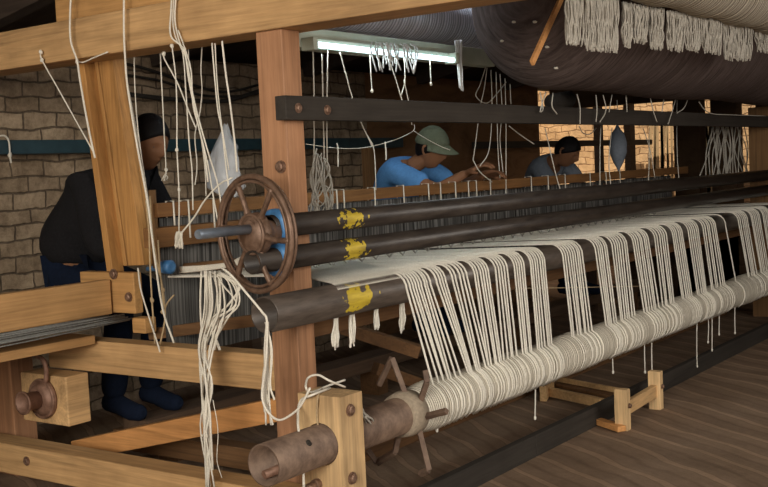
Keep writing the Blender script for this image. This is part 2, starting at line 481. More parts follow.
o = mk('diagonal_brace', MB().beam(p0, p1 + (p1 - p0).normalized() * .12, .09, .095), M['wood_brace'], bevel=.004)
tag(o, 'slanting orange wooden brace rising to the right behind the hanging cotton hank', 'brace')
# left lower post
a = at(14, 400, X=3.2)
o = mk('corner_post', MB().box(3.15, 3.28, a.y - .06, a.y + .09, 0.0, .76), M['wood_post'], bevel=.004)
tag(o, 'short dark wooden corner post at the far left edge behind the iron flange', 'post')

# pale block holding the lower pipe
blk = empty('bearing_block', (3.075, 2.49, 0), 'pale yellow wooden bearing block with cord on top, gripping the lower pipe', 'block')
LY, LZ, LR = 2.492, .420, .074
# block body with a bore: front/back rings bridged
def bored(x0, x1, y0, y1, z0, z1, cy, cz, r, n=32):
    mb = MB(); ring = []
    for x in (x0, x1):
        inner = [Vector((x, cy + r * math.cos(2 * PI * j / n), cz + r * math.sin(2 * PI * j / n))) for j in range(n)]
        outer = []
        for j in range(n):
            a = 2 * PI * j / n; dx, dz = math.cos(a), math.sin(a)
            tt = 1e9
            if dx > 1e-6: tt = min(tt, (y1 - cy) / dx)
            if dx < -1e-6: tt = min(tt, (y0 - cy) / dx)
            if dz > 1e-6: tt = min(tt, (z1 - cz) / dz)
            if dz < -1e-6: tt = min(tt, (z0 - cz) / dz)
            outer.append(Vector((x, cy + dx * tt, cz + dz * tt)))
        # snap nearest to the corners
        for (yy, zz) in ((y0, z0), (y0, z1), (y1, z0), (y1, z1)):
            q = min(range(n), key=lambda j: (outer[j] - Vector((x, yy, zz))).length)
            outer[q] = Vector((x, yy, zz))
        ring.append((inner, outer))
    o = 0
    vs = ring[0][0] + ring[0][1] + ring[1][0] + ring[1][1]
    fs = []
    for j in range(n):
        k = (j + 1) % n
        fs.append((j, k, n + k, n + j)); fs.append((2 * n + j, 3 * n + j, 3 * n + k, 2 * n + k))
        fs.append((j, 2 * n + j, 2 * n + k, k)); fs.append((n + j, n + k, 3 * n + k, 3 * n + j))
    return mb.add(vs, fs)
mk('block_body', bored(3.0, 3.125, 2.392, 2.592, .28, .60, LY, LZ, LR + .004), M['wood_block'], blk)
mk('block_foot', MB().box(3.0, 3.125, 2.392, 2.592, 0, .28), M['wood_block'], blk)
bolt(blk, at(350, 410, Y=2.391), (0, -1, 0), .017, .014)
bolt(blk, at(352, 478, Y=2.391), (0, -1, 0), .017, .014)
bolt(blk, at(318, 484, X=3.0), (-1, 0, 0), .016, .07, 'rod_end')

# ---- lower pipe
lp = empty('lower_pipe', (3.0, LY, LZ), 'rusty hollow lower pipe poking through the pale block, bent iron spokes beyond', 'pipe')
ROLLX0 = at(405, 417, Y=LY).x
def hollow(x0, x1, cy, cz, r, t=.008, n=40):
    return MB().revolve((0, cy, cz), (1, 0, 0), [(x0, r - t), (x0, r), (x1, r), (x1, r - t)], n, True, True)
pipe = hollow(2.69, 9.6, LY, LZ, LR)
mk('pipe_tube', pipe, M['rust_pale'], lp)
mk('pipe_bore_shade', MB().revolve((0, LY, LZ), (1, 0, 0), [(2.70, LR - .0075), (3.3, LR - .0078), (3.3, .0001)], 32), M['bore'], lp, label='inside of the pipe, shade painted dark')
# screw hole plug + inner tongue
mk('inner_tongue', MB().tube([(2.72, LY + .03, LZ - .045), (2.9, LY - .02, LZ - .02)], .016, 6), M['rust'], lp)
h = at(314, 444, Y=LY - .06)
mk('pipe_hole', MB().revolve((2.86, LY - LR * .80, LZ + LR * .60), (0, -.80, .60), [(-.003, .0001), (.0015, .0001), (.0015, .012), (-.003, .012)], 14), M['wood_dark'], lp)
mk('yarn_collar', MB().revolve((0, LY, LZ), (1, 0, 0), [(ROLLX0 - .05, LR), (ROLLX0 - .05, LR + .012), (ROLLX0 + .0, LR + .02), (ROLLX0 + .04, LR + .018), (ROLLX0 + .05, LR)], 32), M['collar'], lp, label='dusty yarn collar')
def spoke(pl, w=.024):
    q = [at(x, y, X=ROLLX0 + dx) if yy is None else at(x, y, Y=yy) for x, y, dx, yy in pl]
    mb = MB()
    for a, b in zip(q, q[1:]): mb.tube([a, b], w / 2 * 1.25, 4, True, False)
    return mk('bent_spoke', mb, M['rust_pale'], lp, .002)
spoke([(417, 410, .02, None), (427, 382, .02, None), (425, 370, .02, None)])
spoke([(407, 398, .0, None), (392, 358, .0, None), (379, 385, .0, None)])
spoke([(420, 418, .02, None), (447, 411, .02, None)])
spoke([(418, 425, .02, None), (429, 470, .02, None), (420, 474, .02, None)])
spoke([(400, 430, -.03, None), (395, 452, -.03, None), (377, 463, -.03, None), (368, 450, -.03, None)])

# ---- big pipe and the two thinner pipes
BY, BZ, BR = 2.615, .905, .066
def long_pipe(name, label, x0, x1, cy, cz, r, mat, extra=None):
    e = empty(name, (x0, cy, cz), label, 'pipe')
    mk('pipe_tube', hollow(x0, x1, cy, cz, r, .006), mat, e)
    mk('pipe_bore_shade', MB().revolve((0, cy, cz), (1, 0, 0), [(x0 + .012, r - .0055), (x0 + .6, r - .0058), (x0 + .6, .0001)], 28), M['bore'], e, label='rusty inside of the pipe, shade painted dark')
    return e
bp = long_pipe('warp_pipe', 'thick dark steel pipe with yellow daub that the cream threads hang over', 2.87, 9.6, BY, BZ, BR, M['pipe3'])
UY, UZ1, UZ2, UR = 2.652, 1.213, 1.093, .043
p1 = long_pipe('top_pipe', 'topmost of the two thin dark pipes, level with the handwheel hub', 2.955, 9.6, UY, UZ1, UR, M['pipe1'])
p2 = long_pipe('second_pipe', 'lower of the two thin dark pipes, just under the handwheel hub', 2.86, 9.6, UY, UZ2, UR, M['pipe2'])

# blue clamps
for z, s, nm in ((UZ1, 1, 'blue painted clamp round the topmost thin pipe behind the handwheel'), (UZ2, 1, 'blue painted clamp round the second thin pipe behind the handwheel')):
    mb = MB().revolve((0, UY, z), (1, 0, 0), [(2.975, UR + .001), (2.975, UR + .012), (2.985, UR + .022), (3.015, UR + .022), (3.025, UR + .012), (3.025, UR + .001)], 28)
    tag(mk('pipe_clamp', mb, M['blue_paint']), nm, 'clamp')

# ---- handwheel
wc = at(259, 233, Y=UY); WX = 2.985; WX = 2.905; WX = 2.89; wc = Vector((WX, UY + .01, UZ1 - .020))
wax = Vector((1, -.17, .02)).normalized()
wh = empty('handwheel', wc, 'brown spoked iron handwheel on the end of the topmost thin pipe', 'wheel')
RW = .207
mb = MB().torus(wc, wax, RW, .0105, 72, 10)
mb.torus(wc + wax * .022, wax, RW - .004, .008, 72, 8)
mb.torus(wc - wax * .004, wax, RW - .018, .006, 72, 8)
mk('rim', mb, M['iron'], wh)
mb = MB().revolve(wc, wax, [(-.035, .0001), (-.035, .045), (-.02, .062), (-.012, .074), (.02, .078), (.035, .06), (.06, .046), (.09, .046), (.09, .0001)], 36)
mb.torus(wc - wax * .014, wax, .070, .007, 40, 8)
mk('hub', mb, M['iron'], wh)
u = wax.orthogonal().normalized(); v = wax.cross(u)
for k in range(6):
    a = 2 * PI * k / 6 + .38
    d = u * math.cos(a) + v * math.sin(a); tt = -u * math.sin(a) + v * math.cos(a)
    pts = [wc + d * .055, wc + d * .12 + tt * .006 - wax * .004, wc + d * (RW - .008)]
    mk('spoke', MB().tube(cr(pts), [.014] * 3 + [.010] * 5 + [.011] * 3, 8), M['iron'], wh)
mk('axle', MB().tube([(2.60, UY, UZ1), (2.61, UY, UZ1), (2.91, UY, UZ1)], [.0155, .0175, .0175], 18), M['steel_blue'], wh, label='blue-grey steel axle stub')
mk('axle_nut', MB().revolve((2.855, UY, UZ1), (1, 0, 0), [(0, .017), (0, .032), (.03, .032), (.03, .017)], 8, False), M['iron'], wh)

# ---- dark board, fixture etc.
bd = empty('dark_board', (3.08, 2.66, 1.61), 'long dark board bolted to the square post above the pipes', 'board')
mk('plank', MB().box(3.08, 9.6, 2.645, 2.698, 1.602, 1.692), M['wood_dark'], bd, .003)
for x, y in ((298, 108), (327, 110)): bolt(bd, at(x, y, Y=2.644), (0, -1, 0), .014, .012)
FT = at(313, 43, Y=3.0); FE = at(453, 61, Y=3.0)
o = mk('light_batten', MB().box(3.6, 5.35, 3.05, 3.13, 1.945, 2.035), M['fixture'], bevel=.004)
tag(o, 'pale green painted batten carrying the fluorescent tube under the white roll', 'batten')
fl = empty('fluorescent_light', ((FT.x + FE.x) / 2, 3.0, 1.955), 'lit white fluorescent tube under the pale green batten', 'light')
mk('lamp_tube', MB().tube([(FT.x + .02, 3.0, 1.955), (FE.x, 3.0, 1.948)], .013, 14), M['tube_on'], fl)
for x in (FT.x, FE.x + .02):
    mk('lamp_holder', MB().box(x - .02, x + .012, 2.98, 3.05, 1.93, 1.985), M['fixture'], fl, .003)
mk('fitting_channel', MB().box(FT.x, FE.x, 3.025, 3.05, 1.965, 1.985), M['fixture'], fl)

# ================================================================ LEFT SIDE: leaning board, plank
lean = empty('leaning_board', at(125, 300, X=3.2), 'tall leaning grooved wooden board at left, narrow top under the cross beam', 'board')
LX = 3.30
TL, TR = at(84, 58, X=LX), at(114, 50, X=LX)
BL, BRt = at(119, 312, X=LX), at(152, 268, X=LX)
BR2 = at(154, 312, X=LX)
def lerp_strip(f0, f1, xa, xb, tz0=0., tz1=1.):
    """strip of the leaning board between fractions f0..f1 of its width"""
    def P(f, t):
        a = TL.lerp(TR, f); b = BL.lerp(BR2, f); q = a.lerp(b, t); return q
    vs = []
    for x in (xa, xb):
        for t in (tz0, tz1):
            for f in (f0, f1):
                q = P(f, t); vs.append(Vector((x, q.y, q.z)))
    return vs, [(0, 1, 3, 2), (4, 6, 7, 5), (0, 4, 5, 1), (2, 3, 7, 6), (0, 2, 6, 4), (1, 5, 7, 3)]
mb = MB(); mb.add(*lerp_strip(0, 1, LX + .030, LX + .055, -.02, .82)); mk('back_panel', mb, M['wood_lean'], lean, .002)
for f0, f1, d, t1 in ((-.02, .16, .035, 1.0), (.40, .50, .016, .82), (.56, 1.02, .020, .82)):
    mb = MB(); mb.add(*lerp_strip(f0, f1, LX - d, LX + .032, -.02, t1)); mk('rib', mb, M['wood_lean'], lean, .003)
fb = empty('frame_block', at(112, 315, X=3.2), 'bolted wooden block at the foot of the leaning grooved board', 'block')
a = at(84, 270, X=3.24); c = at(140, 313, X=3.24)
mk('block_body', MB().box(3.215, 3.262, c.y, a.y, c.z, a.z - .005), M['wood_gold'], fb, .004)
bolt(fb, at(114, 274, X=3.213), (-1, 0, 0), .018, .016)
bolt(fb, at(129, 297, X=3.213), (-1, 0, 0), .016, .016)
c2 = at(136, 317, X=3.24); a2 = at(150, 333, X=3.24)
mk('block_foot', MB().box(3.215, 3.28, a2.y, c2.y, a2.z, c2.z), M['wood_gold'], fb, .004)
# upper stub seen beside the board
a = at(104, 250, X=3.36); c = at(150, 268, X=3.36)
# side plank toward the viewer
PY = at(108, 296, X=3.18).y
tp = at(108, 280, X=3.18); bt = at(108, 314.5, X=3.18)
o = mk('side_plank', MB().box(1.9, 3.20, PY, PY + .05, bt.z, tp.z), M['wood_goldx'], bevel=.005)
tag(o, 'wide golden side plank running in from the left edge to the leaning board', 'plank')
# ledge with grey yarn
lp_ = at(95, 335, X=3.12)
o = mk('yarn_ledge', MB().box(1.9, 3.12, lp_.y, lp_.y + .16, lp_.z - .04, lp_.z), M['wood_goldx'], bevel=.003)
tag(o, 'narrow wooden ledge below the side plank carrying grey yarns', 'plank')
mb = MB()
for k in range(26):
    y = at(100, 322, X=3.12).y - .10 + .008 * k; z = at(100, 321, X=3.12).z + random.uniform(-.012, .012)
    mb.tube(cr([(1.9, y, z), (2.5, y + random.uniform(-.02, .02), z + random.uniform(-.01, .01)), (3.2, y + random.uniform(-.02, .02), z + .01)]), .0035, 4)
o = mk('grey_warp_yarn', mb, M['yarn_dim']); o.data.materials[0] = M['yarn_dark']; tag(o, 'grey yarns stretched under the golden side plank at left', 'yarn', kind='stuff')

# flanged block at lower left
fk = empty('flange_block', at(45, 428, X=3.0), 'square pale block at lower left with an iron flange and pipe stub', 'block')
a = at(20, 372, X=3.02); c = at(69, 427, X=3.02)
mk('block_body', MB().box(3.02, 3.145, c.y, a.y, c.z, a.z), M['wood_blocky'], fk, .006)
fc = at(45, 398, X=3.02)
mb = MB().revolve(fc, (-1, 0, 0), [(0, .0001), (0, .088), (.014, .092), (.02, .082), (.024, .07), (.036, .066), (.04, .05), (.05, .0001)], 36)
mb.torus(fc + Vector((-.018, 0, 0)), (1, 0, 0), .084, .008, 36, 8)
mk('flange', mb, M['rust'], fk)
mk('pipe_stub', MB().revolve(fc, (-1, 0, 0), [(.03, .030), (.03, .040), (.105, .042), (.11, .052), (.12, .053), (.12, .044), (.05, .038)], 28), M['rust'], fk)
mk('flange', MB().revolve((3.147, fc.y, fc.z), (1, 0, 0), [(0, .0001), (0, .075), (.02, .08), (.03, .05), (.05, .04), (.05, .0001)], 32), M['rust'], fk)
mb = MB().tube(cr([at(4, 352, X=2.98), at(26, 353, X=2.98), at(41, 358, X=2.985), at(46, 368, X=2.99), at(46, 382, X=2.995)]), .011, 8)
tag(mk('bent_iron_rod', mb, M['rust']), 'bent rusty iron rod curling over the flange at lower left', 'rod')

# ================================================================ BREAST RAILS, WARP CLOTH
rail = empty('breast_rail', (5.5, 3.48, 1.27), 'long brown wooden rail in front of the weavers, tied with cords', 'rail')
mk('rail_bar', MB().box(3.16, 9.4, 3.45, 3.485, 1.245, 1.305), M['wood_railx'], rail, .003)
o = mk('cloth_beam', MB().box(3.16, 5.0, 3.47, 3.55, 1.115, 1.20), M['wood_railx'], bevel=.004)
tag(o, 'short brown wooden beam directly below the breast rail, seen left of the post', 'beam')
def curtain(x0, x1, y, z0, z1, nx=140, amp=.006):
    mb = MB(); vs = []; fs = []
    for i in range(nx + 1):
        x = x0 + (x1 - x0) * i / nx; d = amp * math.sin(i * 1.9) + random.uniform(-.002, .002)
        for k in range(4):
            vs.append((x, y + d + .01 * math.sin(k + i * .21), z0 + (z1 - z0) * k / 3))
    for i in range(nx):
        for k in range(3):
            a = i * 4 + k; fs.append((a, a + 4, a + 5, a + 1))
    n = len(vs); vs2 = [(x, yy + .012, z) for x, yy, z in vs]
    mb.add(vs + vs2, fs + [tuple(n + q for q in f)[::-1] for f in fs], True); return mb
o = mk('warp_cloth', curtain(3.28, 9.3, 3.56, .62, 1.235), M['woven'])
tag(o, 'grey striped warp threads hanging below the breast rail behind the pipes', 'cloth', kind='stuff')
o = mk('cloth_batten', MB().beam(at(152, 334, X=3.34), at(272, 318, X=3.34), .05, .05), M['wood_midy'], bevel=.004)
tag(o, 'rough dark batten lying above the knee-high beam left of the big pipe', 'batten')
o = mk('warp_rod', MB().tube([at(185, 268, X=3.32), at(252, 262, X=3.42)], .022, 10), M['wood_midy'])
tag(o, 'thin round stick with white yarn laid along it, behind the handwheel', 'rod')
# timbers under the loom
def timber(name, p0, p1, w, h, mat, label, cat='timber'):
    return tag(mk(name, MB().beam(p0, p1, w, h), mat, bevel=.004), label, cat)
timber('under_beam', (3.28, 2.84, .78), (9.5, 2.84, .78), .05, .09, M['wood_mid'], 'brown beam running directly behind and below the big pipe', 'beam')
timber('treadle', at(338, 326, Y=3.3), at(420, 352, Y=2.95), .07, .06, M['wood_mid'], 'upper sloping treadle board seen under the big pipe beside the threads', 'treadle')
timber('treadle', at(375, 368, Y=3.2), at(470, 402, Y=2.95), .07, .06, M['wood_mid'], 'lower sloping treadle board seen behind the bent iron spokes', 'treadle')
timber('cross_tie', (3.6, 2.9, .12), (3.6, 4.3, .12), .1, .1, M['wood_midy'], 'low cross timber on the floor behind the pale bearing block')
timber('stand_leg', (4.35, 3.35, 0), (4.35, 3.35, .62), .13, .13, M['wood_midz'], 'squat timber leg in the dark below the big pipe', 'post', )
for x, l in ((5.8, 'dark upright under the loom behind the thread curtain, nearer one'), (7.6, 'dark upright under the loom behind the thread curtain, farther one')):
    timber('stand_leg', (x, 3.2, 0), (x, 3.2, .8), .1, .1, M['wood_midz'], l, 'post')
timber('floor_sleeper', (3.7, 3.2, .05), (9.4, 3.2, .05), .12, .1, M['wood_mid'], 'dark sleeper timber on the floor along the inside of the loom')
fp = empty('far_post', (9.5, 2.77, 0), 'far end wooden post of the loom at the right edge', 'post')
a = at(756, 150, Y=2.9); c = at(768, 150, Y=2.9)
mk('post_shaft', MB().box(9.35, 9.5, 2.705, 2.90, 0, 1.78), M['wood_midz'], fp, .004)

# floor beam
fbm = empty('floor_beam', (5.5, 2.36, 0), 'long dark beam lying on the floor in front of the yarn roll', 'beam')
mk('timber', MB().box(3.25, 4.55, 2.452, 2.492, 0, .105), M['wood_dark'], fbm, .003)
mk('timber', MB().box(4.553, 9.6, 2.452, 2.492, 0, .105), M['wood_dark'], fbm, .003)
# small stand straddling the floor beam
st = empty('small_floor_stand', (4.95, 2.4, 0), 'small pale wooden stand with two blocks straddling the dark floor beam', 'stand')
def blockat(xa, xb, ytop, ybot, Y):
    a = at(xa, ytop, Y=Y); b_ = at(xb, ytop, Y=Y)
    return a, b_
a = at(625, 430, Z=0.0); c = at(658, 409, Z=0.0)
def upright(c, s=.05, h=.215):
    return mk('upright', MB().box(c.x - s / 2, c.x + s / 2, c.y - s * .5, c.y + s * .9, 0, h), M['wood_block'], st, .004)
upright(a); upright(c)
mk('crossbar', MB().beam(a + Vector((.03, .01, .105)), c + Vector((-.02, .01, .105)), .03, .07), M['wood_blocky'], st, .003)
for q in (a, c): bolt(st, q + Vector((0, -.028, .13)), (0, -1, 0), .010, .012)
mk('foot_board', MB().beam(at(598, 421, Z=.02), at(622, 429, Z=.02), .05, .03), M['wood_brace'], st, .003)
lbd = empty('floor_rack', (4.5, 2.75, 0), 'low wooden rack lying on the floor behind the dark floor beam, under the yarn roll', 'rack')
mk('long_board', MB().beam(at(542, 390, Z=.04), at(602, 403, Z=.04), .04, .05), M['wood_blocky'], lbd, .003)
mk('end_block', MB().beam(at(543, 394, Z=.05), at(551, 381, Z=.05), .04, .09), M['wood_blocky'], lbd, .003)
mk('thin_slat', MB().beam(at(552, 378, Z=.05), at(622, 391, Z=.05), .02, .03), M['wood_blocky'], lbd, .002)
mk('dark_board', MB().beam(at(560, 383, Z=.02), at(620, 396, Z=.02), .14, .02), M['wood_mid'], lbd, .002)

# ================================================================ WARP THREADS
RR = .100
warp = empty('warp_yarn', (4.0, 2.5, .5), 'curtain of cream cotton warp threads hanging over the big pipe onto the roll', 'yarn')
# wound roll with soft uneven surface
prof = []; x = ROLLX0 + .03; k = 0
while x < 9.55:
    e = min(1, (x - ROLLX0) / .14)
    r = RR * (.80 + .20 * e) + .0035 * math.sin(x * 9) + random.uniform(-.0022, .0022)
    prof.append((x, r)); x += .013
prof = [(ROLLX0 + .02, LR + .001)] + prof
mk('wound_roll', MB().revolve((0, LY, LZ), (1, 0, 0), prof, 44), M['roll_yarn'], warp)

groups = [(399, 426, 9), (430, 441, 4), (445, 463, 5), (468, 484, 6), (489, 503, 5), (508, 520, 5), (524, 541, 7),
          (557, 579, 9), (590, 604, 6), (607, 624, 7), (628, 646, 8), (650, 664, 6), (668, 680, 6), (684, 696, 6), (699, 714, 7),
          (722, 723, 1), (735, 746, 6), (748, 758, 6), (760, 769, 6)]
thr = []
for a_, b_, n in groups:
    a_ -= 4; b_ -= 5
    ya = 274 + (a_ - 399) * -.187; yb = 274 + (b_ - 399) * -.187
    xa, xb = at(a_, ya, Y=BY - .02).x, at(b_, yb, Y=BY - .02).x
    xm = (xa + xb) / 2; xa = xm + (xa - xm) * .9; xb = xm + (xb - xm) * .9
    sh = (.04 if xm < 3.9 else .04 - .17 * min(1, (xm - 3.9) / .7)) + random.uniform(-.02, .02)
    for k in range(n):
        f = k / max(1, n - 1)
        xt = xa + (xb - xa) * f + random.uniform(-.3, .3) * (xb - xa) / (n + 1) * .6
        thr.append((xt, xt + sh + (f - .5) * random.uniform(-.03, .03) + random.uniform(-.012, .012)))
def thread_pts(xt, xb):
    pts = []
    xs = xt - .42
    pts.append((xs, 3.50, .985)); pts.append((xs * .6 + xt * .4, 3.1, .978))
    r = BR + .004
    for a in (95, 75, 55, 35, 15, 2):
        A = math.radians(a)
        pts.append((xt, BY - r * math.cos(A), BZ + r * math.sin(A)))
    r2 = RR + .003
    for a in (170, 165): pass
    # come down tangent to the near side of the roll and wrap under
    E = (xb, LY - r2 * math.cos(math.radians(66)), LZ + r2 * math.sin(math.radians(66)))
    T = Vector(pts[-1])
    for t in (.3, .65): pts.append(tuple(T.lerp(Vector(E), t)))
    for a in (66, 48, 30, 10, -12, -35, -60):
        A = math.radians(a); q = max(0, (66 - a) / 126)
        pts.append((xb + .010 * q, LY - (r2 - .001) * math.cos(A), LZ + (r2 - .001) * math.sin(A)))
    return [Vector(p) for p in pts]
rest = MB(); cnt = 0
for xt, xb in thr:
    if cnt < 99:
        mk('warp_thread', MB().tube(thread_pts(xt, xb), .0047, 6), M['yarn'], warp)
    else: rest.tube(thread_pts(xt, xb), .0047, 5)
    cnt += 1
x = at(772, 204, Y=BY).x
while x < 9.3:
    rest.tube(thread_pts(x, x + random.uniform(-.02, .02)), .0043, 5); x += .022
# flat sheet of threads behind, lying on the pipe left of the first group
for k in range(46):
    xt = at(332 + k * 1.5, 277, Y=BY).x
    rest.tube([(xt - .02, BY - .045, BZ + BR * .72), (xt, BY, BZ + BR + .004), (xt + .05, 2.75, BZ + BR + .012), (xt + .5, 3.4, BZ + BR + .02)], .0036, 4)
tag(mk('far_warp_threads', rest, M['yarn'], warp), kind='stuff')
# loose ends below the roll
ends = [(535, 372, 418), (613, 335, 372), (645, 322, 372), (652, 318, 378), (697, 318, 366), (708, 312, 342), (712, 311, 350), (719, 308, 334), (735, 300, 333), (437, 410, 430)]
nb = ['below the wound roll just right of its middle', 'short one left of the small floor stand', 'thin one above the small floor stand', 'curling beside the thin one above the stand',
      'longest one right of the stand', 'first of the close trio on the right', 'second of the close trio on the right', 'third of the close trio on the right', 'last one near the right edge', 'by the bent iron spokes']
for (px, ya, yb), s in zip(ends, nb):
    a = at(px, ya, Y=LY - .05); b_ = at(px, yb, Y=LY - .04)
    pts = cr([a, a.lerp(b_, .5) + Vector((random.uniform(-.015, .015), 0, 0)), b_])
    mb = MB().tube(pts, .0035, 5); mb.blob(pts[-1], .007, 1, 1, 1.6)
    tag(mk('loose_yarn_end', mb, M['yarn']), 'loose yarn end hanging under the roll, ' + s, 'yarn', 'loose ends under the yarn roll')

# ================================================================ OVERHEAD ROLLS
# white roll behind top beam
WRY, WRZ, WRR = 3.25, 2.20, .125
prof = []; x = 3.45
xe = at(482, 30, Y=WRY).x
while x < xe:
    prof.append((x, WRR + .006 * math.sin(x * 7) + random.uniform(-.003, .003))); x += .02
prof = [(3.45, .0001)] + prof + [(xe + .02, WRR * .9), (xe + .05, .0001)]
o = mk('white_yarn_roll', MB().revolve((0, WRY, WRZ), (1, 0, 0), prof, 40), M['roll_white'])
tag(o, 'bluish white wound yarn roll above the fluorescent tube', 'yarn roll')
# big dark bundle
BX0 = 4.70; DY, DZ, DR = 2.52, 2.205, .44
prof = [(BX0 - .02, .0001)]
for i in range(14):
    a = i / 13 * PI / 2
    prof.append((BX0 + .34 * (1 - math.cos(a)), DR * math.sin(a) * .985 + .004))
x = BX0 + .36
while x < 9.6: prof.append((x, DR + .008 * math.sin(x * 3.1) + random.uniform(-.002, .002))); x += .05
prof.append((9.62, .0001))
db = empty('dark_warp_bundle', (7, DY, DZ), 'huge dark brown wound yarn bundle hanging under the roof at upper right', 'yarn roll')
mk('bundle_yarn', MB().revolve((0, DY, DZ), (1, 0, 0), prof, 56), M['bundle'], db)
for px, py in ((514, 22), (535, 22), (502, 41), (547, 47), (556, 68)):
    c = at(px, py, Y=2.4); d = (c - CAM).normalized(); t = 0
    # march to the bundle surface
    p = CAM.copy()
    for q in range(4000):
        p = CAM + d * (3 + q * .002)
        rx = min(1, max(0, (p.x - BX0) / .34)); rr = DR * math.sin(math.acos(1 - rx))
        if math.hypot(p.y - DY, p.z - DZ) < rr + .004: break
    mb = MB().blob(p, .011, 1.5, 1.0, .6)
    mk('yarn_fleck', mb, M['cord'], db, label='white yarn fleck')
# cream roll on the near side
CY, CZ, CR = 1.85, 2.235, .155
x0 = at(572, 0, Y=CY).x
prof = [(x0 - .03, .0001), (x0, CR * .6), (x0 + .04, CR * .93)]; x = x0 + .06
while x < 9.3: prof.append((x, CR + .007 * math.sin(x * 11) + random.uniform(-.004, .004))); x += .02
prof.append((9.32, .0001))
o = mk('cream_yarn_roll', MB().revolve((0, CY, CZ), (1, 0, 0), prof, 40), M['roll_cream'])
tag(o, 'cream wound yarn roll at the top right corner', 'yarn roll')

def strands(mb, tops, bots, n, r=.0035, bulge=.01, jit=.006):
    for k in range(n):
        f = (k + random.random()) / n
        a = Vector(tops[0]).lerp(Vector(tops[1]), f); b_ = Vector(bots[0]).lerp(Vector(bots[1]), min(1, max(0, f + random.uniform(-.12, .12))))
        a += Vector([random.uniform(-jit, jit) for _ in range(3)]); b_ += Vector([random.uniform(-jit, jit) for _ in range(2)] + [random.uniform(-3 * jit, 3 * jit)])
        m1 = a.lerp(b_, .35) + Vector([random.uniform(-bulge, bulge) for _ in range(3)]); m2 = a.lerp(b_, .7) + Vector([random.uniform(-bulge, bulge) for _ in range(3)])
        mb.tube(cr([a, m1, m2, b_], 4), r, 5)
    return mb
tass = [(566, 583, 2, 44, 'leftmost tassel bunch, just right of the slanting brown stick'), (584, 618, 2, 50, 'broad tassel bunch second from the left under the cream roll'),
        (622, 632, 8, 46, 'narrow lone tassel bunch third from the left'), (633, 648, 10, 42, 'short tassel bunch fourth from the left'), (649, 664, 13, 48, 'tassel bunch in the middle of the row'),
        (667, 684, 17, 50, 'dense tassel bunch just right of the middle gap'), (685, 701, 19, 50, 'dense tassel bunch beside the third dark gap'), (703, 722, 24, 53, 'broad tassel bunch third from the right'),
        (723, 752, 27, 60, 'lowest hanging tassel bunch second from the right'), (755, 772, 34, 52, 'short cut-off tassel bunch at the right edge')]
for a_, b_, t_, bt_, lb_ in tass:
    Yt = CY + .055
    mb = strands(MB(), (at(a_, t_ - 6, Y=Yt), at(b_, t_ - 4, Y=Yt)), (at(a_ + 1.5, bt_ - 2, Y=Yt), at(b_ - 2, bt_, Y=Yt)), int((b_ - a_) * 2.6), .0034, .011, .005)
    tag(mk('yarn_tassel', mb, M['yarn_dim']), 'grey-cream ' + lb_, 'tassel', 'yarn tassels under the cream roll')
o = mk('brown_stick', MB().beam(at(566, -12, Y=2.02), at(532, 63, Y=2.0), .012, .024, (1, 0, 0)), M['wood_brace'])
tag(o, 'slanting orange-brown stick in front of the dark bundle', 'stick')

# ================================================================ CORDS
CG = {}
def knot(mb, p, r=.011): mb.blob(p, r, 1, 1, 1.2, .25)
def cord(label, pts, r=.0036, pl=('X', 3.09), mat='cord', knots=(), name='cotton_string', group='hanging cotton cords', cat='cord', fray=None):
    q = []
    for p in pts:
        ax, v = (pl if len(p) == 2 else p[2])
        q.append(at(p[0], p[1], **{ax: v}))
    c = cr(q, 6); mb = MB()
    r *= .86
    mb.tube(c, r, 6)
    for i in knots: knot(mb, q[i], r * 2.6)
    if fray:
        e = q[-1]
        for k in range(7): mb.tube(cr([e, e + Vector((random.uniform(-.01, .01), random.uniform(-.01, .01), -fray * .5)), e + Vector((random.uniform(-.02, .02), random.uniform(-.02, .02), -fray * random.uniform(.7, 1)))], 3), r * .6, 4)
    return tag(mk(name, mb, M[mat]), label, cat, group)
F = ('X', 3.10); Bk = ('X', 3.33)
cord('short slanting cord from a knot on the top beam to the leaning board', [(41, 52), (42, 60), (60, 92), (94, 153)], .0038, F, knots=(0, 1))
cord('thick white cord down the left edge of the leaning board', [(71, -4), (70, 20), (71, 42), (77, 60), (80, 80), (86, 115), (92, 145), (95, 158)], .0052, ('X', 3.08))
cord('crossing cord bit tied at the top of the leaning board', [(77, 62), (84, 62), (93, 58), (108, 52)], .0036, ('X', 3.105), knots=(0,))
cord('thick white cord down the right edge of the leaning board', [(124, -4), (124, 30), (125, 55), (128, 90), (138, 150), (148, 205), (155, 260), (163, 310), (174, 343)], .0052, ('X', 3.08))
cord('second strand beside the cord right of the leaning board', [(124, 40), (127, 80), (141, 155), (150, 215), (155, 262)], .0034, ('X', 3.10))
cord('lowest loose cord curving past the blue pin to the knee-high beam', [(138, 268), (141, 290), (150, 320), (158, 345), (160, 352)], .0042, ('X', 3.11))
cord('cord hanging before the bearded-shadow gap left of centre', [(134, 51), (135, 90), (138, 130), (142, 160), (146, 195)], .003, Bk) if False else cord('thin cord just right of the leaning board near the dark-haired head', [(134, 51), (135, 90), (138, 130), (142, 160), (146, 195)], .003, Bk)
cord('cord with a frayed knot ending above the breast rail', [(160, 47), (162, 90), (164, 130), (166, 170), (165, 174)], .0033, Bk, knots=(3,), fray=.03)
cord('long cord with knots at beam height and frayed thick end on the lower beam', [(172, 46), (176, 80), (177, 120), (177, 150), (179, 190), (179, 230)], .0035, F, knots=(0, 3, 4), fray=.06)
cord('short slanting cord crossing rightwards from a knot under the top beam', [(164, 54), (165, 60), (178, 84), (190, 114), (196, 128)], .0038, F, knots=(0,))
